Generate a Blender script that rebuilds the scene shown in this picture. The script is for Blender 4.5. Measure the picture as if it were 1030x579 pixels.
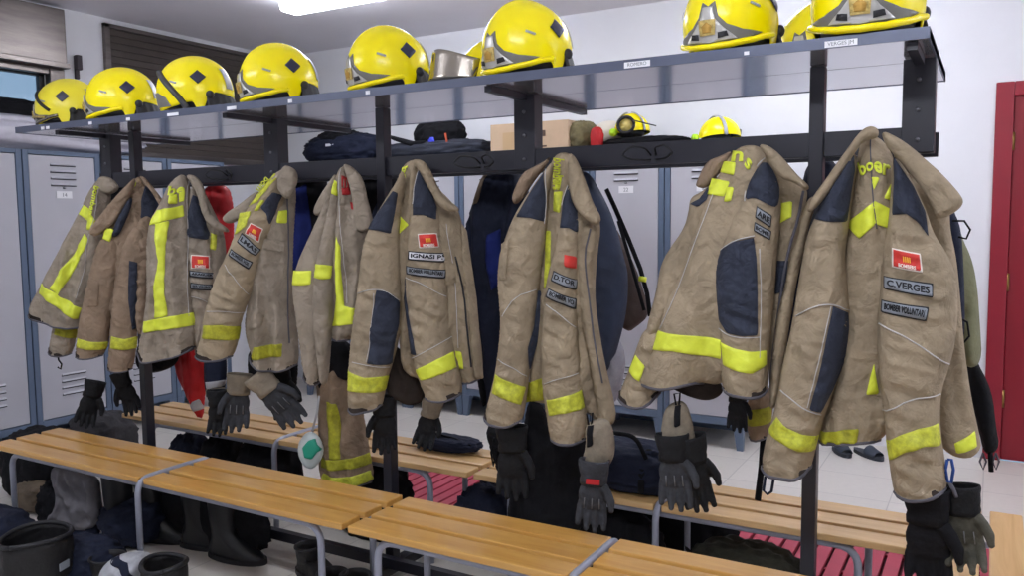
import bpy, bmesh, math, random
import numpy as np
from mathutils import Vector, Matrix
from mathutils.geometry import delaunay_2d_cdt
random.seed(7)
for o in list(bpy.data.objects): bpy.data.objects.remove(o)
sc = bpy.context.scene
COL = sc.collection
# ---------------------------------------------------------------- camera
FPX, YAW, PIT, ROL, CH = 836.2, math.radians(30.03), math.radians(4.81), math.radians(-.5617), 1.42
def cam_axes():
    cy, sy, cp, sp = math.cos(YAW), math.sin(YAW), math.cos(PIT), math.sin(PIT)
    F = np.array([-sy*cp, cy*cp, -sp]); R = np.array([cy, sy, 0.]); U = np.cross(R, F)
    c, s = math.cos(ROL), math.sin(ROL)
    return c*R+s*U, -s*R+c*U, F
AR, AU, AF = cam_axes()
AM = np.array([AR, AU, AF]); CP = np.array([0, 0, CH])
cd = bpy.data.cameras.new('camera'); cam = bpy.data.objects.new('camera', cd); COL.objects.link(cam)
cam.matrix_world = Matrix(((AR[0], AU[0], -AF[0], 0), (AR[1], AU[1], -AF[1], 0), (AR[2], AU[2], -AF[2], CH), (0, 0, 0, 1)))
cd.sensor_width = 36; cd.sensor_fit = 'HORIZONTAL'; cd.lens = 36*FPX/1030; cd.clip_start = .05
sc.camera = cam
# ---------------------------------------------------------------- world, exposure, lamps
w = bpy.data.worlds.new('world'); sc.world = w; w.use_nodes = True
bg = w.node_tree.nodes['Background']; bg.inputs[0].default_value = (.50, .74, 1, 1); bg.inputs[1].default_value = .2
vs = sc.view_settings; vs.view_transform = 'Standard'; vs.look = 'None'; vs.gamma = 1; vs.use_curve_mapping = False
vs.exposure = 1.6
LAMPS = [(-3.43, 4.10, 8), (-.9, 4.30, 8), (-3.1, 1.0, 8), (-.4, .8, 11.5), (1.7, 3.2, 10)]   # x, y, emission of each ceiling fitting
LAMP_COL = (.90, .93, 1.0)
# ---------------------------------------------------------------- pixel helpers (1030 x 579 frame)
def ray(x, y):
    x = np.asarray(x, float); y = np.asarray(y, float)
    v = np.stack([(x-515)/FPX, -(y-289.5)/FPX, np.ones_like(x)], -1)
    return v @ AM
def atY(x, y, Y): d = ray(x, y); return CP+d*(Y/d[1])
def atZ(x, y, Z): d = ray(x, y); return CP+d*((Z-CH)/d[2])
def atX(x, y, X): d = ray(x, y); return CP+d*(X/d[0])
# ---------------------------------------------------------------- materials
def lin(c):
    return tuple(((v/255)/12.92 if v/255 <= .04045 else ((v/255+.055)/1.055)**2.4) for v in c)+(1,)
MATS = {}
def mat(name, rgb, rough=.6, metal=0, var=0, vscale=6, bump=0, bscale=60, rgb2=None, spec=.5, emit=0, trans=0, alpha=1, weave=0, stretch=(1,1,1)):
    if name in MATS: return MATS[name]
    m = bpy.data.materials.new(name); m.use_nodes = True; nt = m.node_tree; N = nt.nodes; L = nt.links
    b = N['Principled BSDF']; b.inputs['Base Color'].default_value = lin(rgb)
    b.inputs['Roughness'].default_value = rough; b.inputs['Metallic'].default_value = metal
    b.inputs['Specular IOR Level'].default_value = spec
    tc = N.new('ShaderNodeTexCoord'); mp = N.new('ShaderNodeMapping'); mp.inputs['Scale'].default_value = stretch
    L.new(tc.outputs['Object'], mp.inputs[0])
    if var or rgb2:
        n = N.new('ShaderNodeTexNoise'); n.inputs['Scale'].default_value = vscale; n.inputs['Detail'].default_value = 5; n.inputs['Roughness'].default_value = .65
        L.new(mp.outputs[0], n.inputs['Vector'])
        r = N.new('ShaderNodeValToRGB'); r.color_ramp.elements[0].position = .32; r.color_ramp.elements[1].position = .68
        c2 = rgb2 or tuple(max(0, v*(1-var)) for v in rgb)
        r.color_ramp.elements[0].color = lin(c2); r.color_ramp.elements[1].color = lin(rgb)
        L.new(n.outputs['Fac'], r.inputs[0]); L.new(r.outputs[0], b.inputs['Base Color'])
    h = None
    if bump:
        n2 = N.new('ShaderNodeTexNoise'); n2.inputs['Scale'].default_value = bscale; n2.inputs['Detail'].default_value = 4
        L.new(mp.outputs[0], n2.inputs['Vector']); bp = N.new('ShaderNodeBump'); bp.inputs['Strength'].default_value = bump
        bp.inputs['Distance'].default_value = .01
        L.new(n2.outputs['Fac'], bp.inputs['Height']); L.new(bp.outputs[0], b.inputs['Normal']); h = bp
    if weave:
        n4 = N.new('ShaderNodeTexNoise'); n4.inputs['Scale'].default_value = 17; n4.inputs['Detail'].default_value = 3; n4.inputs['Distortion'].default_value = 1.2
        L.new(mp.outputs[0], n4.inputs['Vector']); b4 = N.new('ShaderNodeBump'); b4.inputs['Strength'].default_value = .55; b4.inputs['Distance'].default_value = .03
        L.new(n4.outputs['Fac'], b4.inputs['Height'])
        if h: L.new(b4.outputs[0], h.inputs['Normal'])
        wv = N.new('ShaderNodeTexWave'); wv.inputs['Scale'].default_value = 160; wv.bands_direction = 'Z'; wv.inputs['Distortion'].default_value = 2
        L.new(tc.outputs['Object'], wv.inputs['Vector']); b2 = N.new('ShaderNodeBump'); b2.inputs['Strength'].default_value = weave
        b2.inputs['Distance'].default_value = .002; L.new(wv.outputs['Fac'], b2.inputs['Height'])
        if h: L.new(h.outputs[0], b2.inputs['Normal'])
        L.new(b2.outputs[0], b.inputs['Normal'])
    if emit:
        b.inputs['Emission Color'].default_value = lin(rgb); b.inputs['Emission Strength'].default_value = emit
    if trans: b.inputs['Transmission Weight'].default_value = trans
    if alpha < 1: b.inputs['Alpha'].default_value = alpha
    MATS[name] = m; return m
TAUPE = mat('taupe_fabric', (172, 155, 130), .85, 0, .17, 7, .45, 55, spec=.2, weave=.25, stretch=(1, 1, 1))
TAUPE2 = mat('greyish_taupe_fabric', (166, 153, 137), .85, 0, .16, 7, .45, 50, spec=.2, weave=.25)
TAUPE3 = mat('brown_taupe_fabric', (156, 134, 113), .85, 0, .18, 8, .5, 50, spec=.2, weave=.25)
INNER = mat('inner_lining_fabric', (62, 54, 50), .9, 0, .3, 9, .3, 60, spec=.1)
NAVY = mat('navy_shoulder_fabric', (56, 61, 76), .8, 0, .14, 8, .25, 70, spec=.25, weave=.2)
SEAM = mat('pale_piping', (196, 192, 190), .6)
HEM = mat('grey_hem_tape', (88, 86, 94), .8, bump=.3)
YEL = mat('fluorescent_yellow_tape', (230, 240, 70), .5, 0, .06, 30, .2, 80)
YEL2 = mat('soiled_yellow_tape', (216, 220, 66), .6, 0, .22, 60, .3, 80)
YEL3 = mat('dull_yellow_tape', (186, 184, 44), .7, 0, .25, 40, .3, 80)
PATCH = mat('grey_name_tape', (140, 146, 154), .7, bump=.3, bscale=200)
PATCHW = mat('white_name_tape', (214, 214, 220), .6)
INK = mat('black_lettering', (26, 28, 36), .7)
INKW = mat('pale_patch_lettering', (235, 225, 215), .6)
REDP = mat('red_badge_fabric', (222, 58, 50), .6, 0, .1, 40)
ORG = mat('orange_badge_emblem', (246, 152, 60), .6)
REDL = mat('red_lettering', (176, 40, 44), .6)
BLACKF = mat('black_cloth', (24, 24, 29), .85, 0, .25, 8, .5, 40, spec=.2)
NAVYC = mat('dark_navy_cloth', (33, 39, 60), .8, 0, .25, 6, .5, 40, spec=.25)
BLUEC = mat('bright_blue_cloth', (30, 44, 118), .8, 0, .25, 6, .4, 40, spec=.25)
REDC = mat('red_cloth', (196, 18, 28), .6, 0, .15, 8, .3, 40)
GLV = mat('black_glove_leather', (27, 28, 32), .75, 0, .3, 20, .5, 60, spec=.3)
GLV2 = mat('grey_glove_leather', (64, 66, 72), .8, 0, .3, 20, .5, 60, spec=.3)
CUFFT = mat('tan_glove_cuff', (150, 138, 120), .85, 0, .2, 20, .4, 60)
RACK = mat('black_painted_steel', (36, 36, 46), .38, .1, .1, 5, spec=.5)
FASC = mat('blue_grey_steel', (90, 96, 116), .4, .3, .06, 8)
GALV = mat('galvanised_shelf_steel', (236, 236, 242), .14, .85, .05, 3)
WOOD = None
def wood_mat(name, a, b_, cdark, rough):
    m = bpy.data.materials.new(name); m.use_nodes = True; nt = m.node_tree; N = nt.nodes; L = nt.links
    b = N['Principled BSDF']; b.inputs['Roughness'].default_value = rough
    b.inputs['Coat Weight'].default_value = .35; b.inputs['Coat Roughness'].default_value = .18
    tc = N.new('ShaderNodeTexCoord'); mp = N.new('ShaderNodeMapping'); mp.inputs['Scale'].default_value = (1.2, 14, 14)
    L.new(tc.outputs['Object'], mp.inputs[0])
    n = N.new('ShaderNodeTexNoise'); n.inputs['Scale'].default_value = 2.2; n.inputs['Detail'].default_value = 8; n.inputs['Roughness'].default_value = .6; n.inputs['Distortion'].default_value = 1.2
    L.new(mp.outputs[0], n.inputs['Vector'])
    r = N.new('ShaderNodeValToRGB'); e = r.color_ramp.elements; e[0].position = .3; e[1].position = .75
    e[0].color = lin(b_); e[1].color = lin(a); x = e.new(.2); x.color = lin(cdark)
    L.new(n.outputs['Fac'], r.inputs[0]); L.new(r.outputs[0], b.inputs['Base Color'])
    n3 = N.new('ShaderNodeBump'); n3.inputs['Strength'].default_value = .08; L.new(n.outputs['Fac'], n3.inputs['Height']); L.new(n3.outputs[0], b.inputs['Normal'])
    return m
WOODV = wood_mat('varnished_pine', (216, 168, 92), (196, 142, 66), (152, 98, 42), .28)
WOODP = wood_mat('pale_pine', (222, 184, 128), (202, 160, 104), (172, 126, 76), .45)
# ---------------------------------------------------------------- scene graph helpers
ROOTM = {}
def setp(o, label=None, cat=None, group=None, kind=None):
    if label: o['label'] = label
    if cat: o['category'] = cat
    if group: o['group'] = group
    if kind: o['kind'] = kind
def thing(name, label, cat, loc=(0, 0, 0), rz=0, group=None):
    o = bpy.data.objects.new(name, None); COL.objects.link(o); o.empty_display_size = .1
    o.location = tuple(float(v) for v in loc); o.rotation_euler = (0, 0, rz); setp(o, label, cat, group)
    ROOTM[o.name] = (Matrix.Translation(o.location) @ Matrix.Rotation(rz, 4, 'Z')).inverted()
    return o
def root_of(o):
    while o.parent: o = o.parent
    return o
def link(name, me, parent=None, world=False, label=None):
    o = bpy.data.objects.new(name, me); COL.objects.link(o)
    if parent:
        if world and root_of(parent).name in ROOTM: me.transform(ROOTM[root_of(parent).name])
        o.parent = parent
    if label: o['label'] = label
    return o
def mesh(name, V, Fc, mats, smooth=True, mi=None, sharp=None):
    me = bpy.data.meshes.new(name)
    me.from_pydata([tuple(map(float, v)) for v in V], [], [tuple(int(i) for i in f) for f in Fc])
    if not isinstance(mats, (list, tuple)): mats = [mats]
    for m in mats: me.materials.append(m)
    if mi is not None: me.polygons.foreach_set('material_index', mi)
    me.polygons.foreach_set('use_smooth', [smooth]*len(me.polygons))
    me.update()
    return me
class MB:
    def __init__(s): s.V = []; s.F = []; s.M = []
    def add(s, V, F, m=0):
        k = len(s.V); s.V += [tuple(v) for v in V]; s.F += [tuple(i+k for i in f) for f in F]; s.M += [m]*len(F); return s
    def box(s, x0, x1, y0, y1, z0, z1, m=0, top=None):
        V = [(x0, y0, z0), (x1, y0, z0), (x1, y1, z0), (x0, y1, z0), (x0, y0, z1), (x1, y0, z1), (x1, y1, z1), (x0, y1, z1)]
        if top: V[4:] = [(top[0], top[2], z1), (top[1], top[2], z1), (top[1], top[3], z1), (top[0], top[3], z1)]
        return s.add(V, [(0, 3, 2, 1), (4, 5, 6, 7), (0, 1, 5, 4), (1, 2, 6, 5), (2, 3, 7, 6), (3, 0, 4, 7)], m)
    def tube(s, pts, r, m=0, n=10, flat=1.0):
        P = [Vector(p) for p in pts]; rr = r if isinstance(r, (list, tuple)) else [r]*len(P)
        V = []; F = []; up = None
        for i, p in enumerate(P):
            t = (P[min(i+1, len(P)-1)]-P[max(i-1, 0)]).normalized()
            if up is None:
                up = Vector((0, 0, 1)) if abs(t.z) < .9 else Vector((0, 1, 0))
            a = t.cross(up)
            if a.length < 1e-5: a = t.cross(Vector((1, 0, 0)))
            a.normalize(); b = a.cross(t).normalized(); up = b
            for k in range(n):
                q = 2*math.pi*k/n; V.append(p+a*math.cos(q)*rr[i]+b*math.sin(q)*rr[i]*flat)
        for i in range(len(P)-1):
            for k in range(n): F.append((i*n+k, i*n+(k+1) % n, (i+1)*n+(k+1) % n, (i+1)*n+k))
        F.append(tuple(range(n-1, -1, -1))); F.append(tuple((len(P)-1)*n+k for k in range(n)))
        return s.add(V, F, m)
    def ball(s, c, r, m=0, nu=14, nv=9):
        r = r if isinstance(r, (list, tuple)) else (r, r, r); V = []; F = []
        for j in range(1, nv):
            a = math.pi*j/nv
            for i in range(nu):
                b = 2*math.pi*i/nu; V.append((c[0]+r[0]*math.sin(a)*math.cos(b), c[1]+r[1]*math.sin(a)*math.sin(b), c[2]+r[2]*math.cos(a)))
        t = len(V); V += [(c[0], c[1], c[2]+r[2]), (c[0], c[1], c[2]-r[2])]
        for j in range(nv-2):
            for i in range(nu): F.append((j*nu+i, (j+1)*nu+i, (j+1)*nu+(i+1) % nu, j*nu+(i+1) % nu))
        for i in range(nu): F.append((t, i, (i+1) % nu)); F.append((t+1, (nv-2)*nu+(i+1) % nu, (nv-2)*nu+i))
        return s.add(V, F, m)
    def build(s, name, mats, parent=None, world=False, smooth=False, bevel=0, label=None, seg=2):
        me = mesh(name, s.V, s.F, mats, smooth, s.M); o = link(name, me, parent, world, label)
        if bevel:
            b = o.modifiers.new('bevel', 'BEVEL'); b.width = bevel; b.segments = seg; b.limit_method = 'ANGLE'; b.angle_limit = math.radians(40)
        return o
def bend(pts, r=.05, n=6):
    """round the corners of a polyline"""
    P = [Vector(p) for p in pts]; out = [P[0]]
    for i in range(1, len(P)-1):
        a, b, c = P[i-1], P[i], P[i+1]; d1 = (a-b); d2 = (c-b); q = min(r, d1.length*.49, d2.length*.49)
        s0 = b+d1.normalized()*q; s1 = b+d2.normalized()*q
        for k in range(n+1):
            t = k/n; out.append(s0*(1-t)**2+b*2*t*(1-t)+s1*t*t)
    out.append(P[-1]); return out
def copy_tree(o, parent=None):
    c = o.copy(); COL.objects.link(c)
    if parent: c.parent = parent
    for ch in list(o.children): copy_tree(ch, c)
    return c
def structure(o): o['kind'] = 'structure'; return o
# ================================================================ the room
WL, WR, WF, WB, CEIL = -5.5, 2.6, -1.6, 5.48, 2.86
WALL = mat('white_wall_paint', (236, 237, 242), .8, 0, .02, 2, .05, 80)
CEILM = mat('ceiling_paint', (242, 241, 248), .85, 0, .02, 2)
def floor_mat():
    m = bpy.data.materials.new('pale_floor_tiles'); m.use_nodes = True; nt = m.node_tree; N = nt.nodes; L = nt.links; b = N['Principled BSDF']
    tc = N.new('ShaderNodeTexCoord'); br = N.new('ShaderNodeTexBrick'); br.offset = 0; br.inputs['Scale'].default_value = 1
    br.inputs['Brick Width'].default_value = .4; br.inputs['Row Height'].default_value = .4; br.inputs['Mortar Size'].default_value = .003
    br.inputs['Color1'].default_value = lin((226, 220, 212)); br.inputs['Color2'].default_value = lin((220, 214, 206)); br.inputs['Mortar'].default_value = lin((196, 190, 184))
    L.new(tc.outputs['Object'], br.inputs['Vector'])
    n = N.new('ShaderNodeTexNoise'); n.inputs['Scale'].default_value = 30; n.inputs['Detail'].default_value = 6
    mx = N.new('ShaderNodeMixRGB'); mx.blend_type = 'MULTIPLY'; mx.inputs[0].default_value = .12; L.new(tc.outputs['Object'], n.inputs['Vector'])
    L.new(br.outputs['Color'], mx.inputs[1]); L.new(n.outputs['Fac'], mx.inputs[2]); L.new(mx.outputs[0], b.inputs['Base Color'])
    b.inputs['Roughness'].default_value = .35; return m
structure(MB().box(WL, WR, WF, WB, -.1, 0).build('floor', floor_mat()))
structure(MB().box(WL-.1, WR+.1, WF-.1, WB+.1, CEIL, CEIL+.1).build('ceiling', CEILM))
structure(MB().box(WR, WR+.1, WF-.1, WB+.1, -.1, CEIL).build('wall_right', WALL))
structure(MB().box(WL-.1, WR+.1, WF-.1, WF, -.1, CEIL).build('wall_front', WALL))
# back wall with the door opening
DX0, DX1, DZ = .06, .98, 2.08
mb = MB().box(WL, DX0, WB, WB+.12, -.1, CEIL).box(DX1, WR, WB, WB+.12, -.1, CEIL).box(DX0, DX1, WB, WB+.12, DZ, CEIL)
structure(mb.build('wall_back', WALL))
# left wall with a window opening
wy0, wy1, wz0, wz1 = 2.2, 3.33, 2.13, 2.42
mb = MB().box(WL-.1, WL, WF, wy0, -.1, CEIL).box(WL-.1, WL, wy1, WB, -.1, CEIL).box(WL-.1, WL, wy0, wy1, -.1, wz0).box(WL-.1, WL, wy0, wy1, wz1, CEIL)
structure(mb.build('wall_left', WALL))
STEEL = mat('brownish_brushed_steel', (128, 120, 116), .32, .8, .18, 3, .05, 20, stretch=(1, 1, 8))
DKST = mat('dark_shutter_steel', (84, 75, 70), .6, .2, .12, 3)
GLASS = mat('window_glass', (235, 242, 250), .02, 0, trans=1)
win = thing('window_1', None, None, (WL, 2.8, wz0)); win['kind'] = 'structure'
MB().box(WL, WL+.10, 1.9, 3.43, 2.47, 2.83).build('shutter_housing', STEEL, win, True, bevel=.008)
MB().box(WL, WL+.13, 1.9, 3.43, 2.44, 2.475).box(WL+.0, WL+.06, wy1, 3.43, 1.95, 2.44).box(WL+.0, WL+.05, wy0, wy1, wz1-.02, 2.44).box(WL+.0, WL+.05, 1.9, 3.50, 1.95, wz0).build('window_frame', STEEL, win, True, bevel=.004)
MB().box(WL-.05, WL-.01, wy1-.035, wy1, wz0, wz1).box(WL-.05, WL-.01, wy0, wy1, wz1-.03, wz1).box(WL-.05, WL-.01, wy0, wy1, wz0, wz0+.02).build('sash', mat('black_window_sash', (40, 40, 44), .5), win, True)
MB().box(WL-.035, WL-.03, wy0, wy1-.03, wz0+.02, wz1-.03).build('window_pane', GLASS, win, True)
# dark roller shutter covering the second window
sh = thing('window_2', None, None, (WL, 4.6, 1.9)); sh['kind'] = 'structure'
mb = MB()
for i in range(18):
    z = 1.93+i*.0478; mb.box(WL+.002, WL+.022, 3.80, WB-.02, z, z+.046)
mb.build('shutter_slats', DKST, sh, True, bevel=.002)
MB().box(WL, WL+.035, 3.76, 3.80, 1.9, 2.82).box(WL, WL+.035, 3.76, WB-.005, 2.79, 2.82).box(WL, WL+.05, 3.76, WB-.005, 1.88, 1.93).build('shutter_frame', STEEL, sh, True, bevel=.003)
mb = MB().box(WL, WL+.02, 3.535, 3.565, 2.40, 2.56).box(WL+.02, WL+.05, 3.53, 3.57, 2.46, 2.56)
o = mb.build('shutter_strap_guide', mat('dark_bracket', (52, 42, 50), .5), bevel=.005); setp(o, 'small dark strap guide on the white wall between window and dark shutter', 'bracket')
# red door
RED = mat('dark_red_door_paint', (142, 22, 40), .4, 0, .06, 4)
RED2 = mat('dark_red_frame_paint', (150, 30, 48), .4, 0, .06, 4)
dr = thing('door_1', None, None, (DX0, WB, 0)); dr['kind'] = 'structure'
MB().box(DX0-.07, DX0+.02, WB-.02, WB+.06, 0, DZ+.07).box(DX1-.02, DX1+.07, WB-.02, WB+.06, 0, DZ+.07).box(DX0+.02, DX1-.02, WB-.02, WB+.06, DZ-.01, DZ+.07).box(DX0-.05, DX1+.05, WB+.046, WB+.12, 0, DZ+.05).build('door_frame', RED2, dr, True, bevel=.006)
lf = MB().box(DX0+.021, DX1-.021, WB+.005, WB+.045, .004, DZ-.011).build('door_leaf', RED, dr, True, bevel=.004)
for z in (.36, 1.03, 1.82):
    MB().tube([(DX0+.022, WB-.008, z-.05), (DX0+.022, WB-.008, z+.05)], .009).build('hinge', mat('brass', (150, 120, 70), .35, .9), dr, True, smooth=True)
MB().box(DX1-.12, DX1-.08, WB-.005, WB+.005, .95, 1.15).tube(bend([(DX1-.1, WB, 1.06), (DX1-.1, WB-.05, 1.06), (DX1-.22, WB-.05, 1.06)], .02), .009).build('door_handle', mat('brass', (150, 120, 70)), dr, True)
# ceiling fittings that light the room; only the first is in view
for i, (lx, ly, le) in enumerate(LAMPS):
    lab = ['fluorescent ceiling fitting glowing at the top of the photo above the far left corner', 'fluorescent ceiling fitting above the rear lockers, out of frame',
           'fluorescent ceiling fitting out of frame above the front left bench', 'fluorescent ceiling fitting out of frame above the camera', 'fluorescent ceiling fitting out of frame near the right wall'][i]
    t = thing('ceiling_light', lab, 'ceiling light', (lx, ly, CEIL), 0 if i < 4 else math.pi/2)
    if i > 1:  # out-of-view fittings hung low on added rods to brighten the ceiling
        t.location.z = CEIL-.34
        for sx in (-.45, .45): MB().tube([(sx, 0, 0), (sx, 0, .34)], .006).build('added_rod', mat('white_enamel', (232, 232, 236), .4), t, smooth=True)
    MB().box(-.62, .62, -.05, .05, -.03, 0).build('light_housing', mat('white_enamel', (232, 232, 236), .4), t, bevel=.004)
    m = mat('lit_diffuser_%s' % i, (255, 255, 255)); b = m.node_tree.nodes['Principled BSDF']
    b.inputs['Emission Color'].default_value = LAMP_COL+(1,); b.inputs['Emission Strength'].default_value = le
    MB().box(-.61, .61, -.075, .075, -.095, -.03, top=(-.61, .61, -.09, .09)).build('diffuser', m, t, bevel=.015)
# ================================================================ lockers
LDOOR = mat('locker_door_grey', (188, 188, 196), .4, .0, .03, 2)
LFRAME = mat('locker_frame_blue', (98, 114, 138), .4, 0, .05, 4)
DARK = mat('slot_shadow_black', (30, 32, 38), .9)
KEYM = mat('key_metal', (150, 150, 156), .35, .8)
def make_locker(label, n):
    """front faces -Y, origin at front bottom left corner on the floor"""
    W, D, Z0, Z1 = .500, .44, .15, 1.86
    t = thing('locker', label, 'locker', (0, 0, 0), 0)
    P = .034
    mb = MB().box(0, P, 0, D, Z0, Z1).box(W-P, W, 0, D, Z0, Z1).box(P, W-P, 0, D, Z0, Z0+.045).box(P, W-P, 0, D, Z1-.025, Z1).box(P, W-P, D-.01, D, .01, Z1)  # back panel carried down to the floor to darken the gap underneath
    mb.build('cabinet', LFRAME, t, bevel=.002)
    for x0, s in ((0, 1), (W-.06, -1)):
        for y0 in (.0, D-.05):
            a, b_ = x0+(.0 if s > 0 else .022), x0+(.038 if s > 0 else .06)
            MB().box(a, b_, y0+.005, y0+.035, 0, Z0, top=(x0, x0+.06, y0, y0+.05)).build('foot', LFRAME, t)
    dm = MB().box(P+.003, W-P-.003, .004, .022, Z0+.05, Z1-.03)
    d = dm.build('door', LDOOR, t, bevel=.002)
    for zc in (Z1-.075, Z0+.32):
        vm = MB()
        for k in range(4):
            z = zc-k*.041
            vm.add([(.17, .003, z), (.33, .003, z), (.33, -.006, z-.010), (.17, -.006, z-.010), (.17, .003, z-.013), (.33, .003, z-.013)], [(0, 1, 2, 3), (3, 2, 5, 4), (0, 3, 4), (1, 5, 2)], 0)
            vm.box(.168, .332, .0015, .005, z-.018, z-.010, 1)
        vm.build('vent_louvres', [LDOOR, DARK], d)
    MB().box(.20, .30, .001, .005, Z1-.29, Z1-.245).build('number_label', mat('paper_label', (236, 236, 240), .6), d)
    f = bpy.data.curves.new('num', 'FONT'); f.body = n; f.size = .034; f.align_x = 'CENTER'; f.extrude = .0002
    fo = bpy.data.objects.new('num', f); COL.objects.link(fo); dg = bpy.context.evaluated_depsgraph_get(); me = bpy.data.meshes.new_from_object(fo.evaluated_get(dg)); bpy.data.objects.remove(fo)
    me.transform(Matrix.Translation((.25, .0005, Z1-.28)) @ Matrix.Rotation(math.pi/2, 4, 'X')); me.materials.clear(); me.materials.append(mat('faded_grey_ink', (120, 122, 130), .7))
    link('label_number', me, d)
    MB().tube([(.25, .006, Z1-.225), (.25, -.008, Z1-.225)], .008).build('lock', KEYM, d, smooth=True)
    return t
where_back = ['grey locker at the right end of the rear row, its foot on the open floor', 'grey locker behind the wide yellow-hemmed jacket, second from right end of the rear row',
  'grey locker left of the wide yellow-hemmed jacket, third from right end of the rear row', 'grey locker behind the jacket named TORR, fourth from right end of the rear row',
  'grey locker seen beside the dark navy coats, fifth from right end of the rear row', 'grey locker behind the IGNASI jacket, sixth from right end of the rear row',
  'grey locker near the far corner, seventh from right end of the rear row']
for i, lab in enumerate(where_back):
    t = make_locker(lab, str(21+i)); t['group'] = 'rear row of grey lockers'; t.location = (-1.26-.507*(i+1)+.003, 4.95, 0)
where_left = ['grey locker at the left edge of the photo, first of the left row', 'tall grey locker with vents beside the leftmost jacket, second in view along the left wall',
  'grey locker behind the hanging black gloves at left, third in view along the left wall', 'grey locker far along the left wall, last one before the corner']
for i, lab in enumerate(where_left):
    t = make_locker(lab, str(13+i)); t['group'] = 'left row of grey lockers'; t.rotation_euler = (0, 0, math.pi/2)
    t.location = (-5.05, 2.384+.507*i, 0)
# ================================================================ duckboard mat
mb = MB(); RM = mat('red_plastic_duckboard', (186, 68, 88), .55, 0, .08, 6)
x = -3.1
while x < .6:
    mb.box(x, x+.052, 3.12, 3.93, .012, .03); x += .066
for y in (3.13, 3.4, 3.66, 3.9): mb.box(-3.1, .6, y, y+.02, 0.002, .013)
mb.box(-3.1, .6, 3.12, 3.93, 0, .003, 1)  # thin dark sheet added below the slats to darken the gaps
o = mb.build('duckboard_mat', [RM, mat('dark_red_gap_sheet', (84, 22, 34), .8)]); setp(o, 'red slatted plastic duckboard mat on the floor under the rear benches', 'mat')
# ================================================================ coat rack
rk = thing('coat_rack', 'long black steel coat rack with a helmet shelf above, crowded with jackets', 'coat rack', (-2, 2.6, 0))
SX0, SX1, SY0, SYM, SY1, SZ = -3.985, -.146, 2.255, 2.60, 3.02, 1.84
MB().box(SX0, SX1, SY0+.004, SYM-.003, SZ, SZ+.024).build('shelf_panel', GALV, rk, True)
MB().box(SX0, SX1, SYM+.003, SY1-.004, SZ, SZ+.024).build('shelf_panel', GALV, rk, True)
fa = MB().box(SX0, SX1, SY0, SY0+.004, SZ-.002, SZ+.026).box(SX0, SX0+.004, SY0, SY1, SZ-.002, SZ+.026).build('shelf_fascia', FASC, rk, True)
MB().box(SX1-.004, SX1, SY0+.004, SY1, SZ-.002, SZ+.026).box(SX0, SX1, SY1-.004, SY1, SZ-.002, SZ+.026).build('shelf_rear_fascia', FASC, rk, True)
POSTX = (-3.49, -2.02, -.445)
for x in POSTX:
    MB().box(x-.02, x+.02, 2.505, 2.55, 0.03, SZ-.001).build('post', RACK, rk, True, bevel=.003)
    MB().box(x-.025, x+.025, 2.2, 2.98, .03, .07).build('base_foot', RACK, rk, True, bevel=.003)
UPX = (-3.70, -2.60, -1.40, -.185)
for i, x in enumerate(UPX):
    u = MB().box(x-.04, x+.04, 2.515, 2.575, 1.585, SZ-.004).build('upright_plate', RACK, rk, True, bevel=.002)
    for z in (1.70, 1.78, 1.62): MB().tube([(x, 2.516, z), (x, 2.511, z)], .006).build('bolt', mat('bolt_metal', (120, 120, 128), .4, .8), u, True, smooth=True)
    MB().box(x-.012, x+.012, 2.28, 3.0, SZ-.022, SZ-.002).build('shelf_bracket', RACK, rk, True)
mb = MB().box(-3.76, -.145, 2.52, 2.545, 1.585, 1.655); mb.build('hanging_beam', RACK, rk, True, bevel=.002)
MB().box(-3.76, -.145, 2.72, 2.745, 1.585, 1.655).build('hanging_beam', RACK, rk, True, bevel=.002)
MB().box(-3.49, -.445, 2.45, 2.48, .075, .115).build('base_rail', RACK, rk, True)
for px in (226, 482, 655):
    x = atY(px, 165, 2.5)[0]
    for sg in (-1, 1):
        MB().tube(bend([(x+sg*.008, 2.522, 1.612), (x+sg*.015, 2.49, 1.634), (x+sg*.055, 2.465, 1.640), (x+sg*.085, 2.462, 1.615), (x+sg*.06, 2.475, 1.600), (x+sg*.02, 2.505, 1.598), (x+sg*.008, 2.522, 1.60)], .012, 3), .003, n=6).build('coat_hook', mat('black_wire', (16, 16, 20), .4), rk, True, smooth=True)
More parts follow.
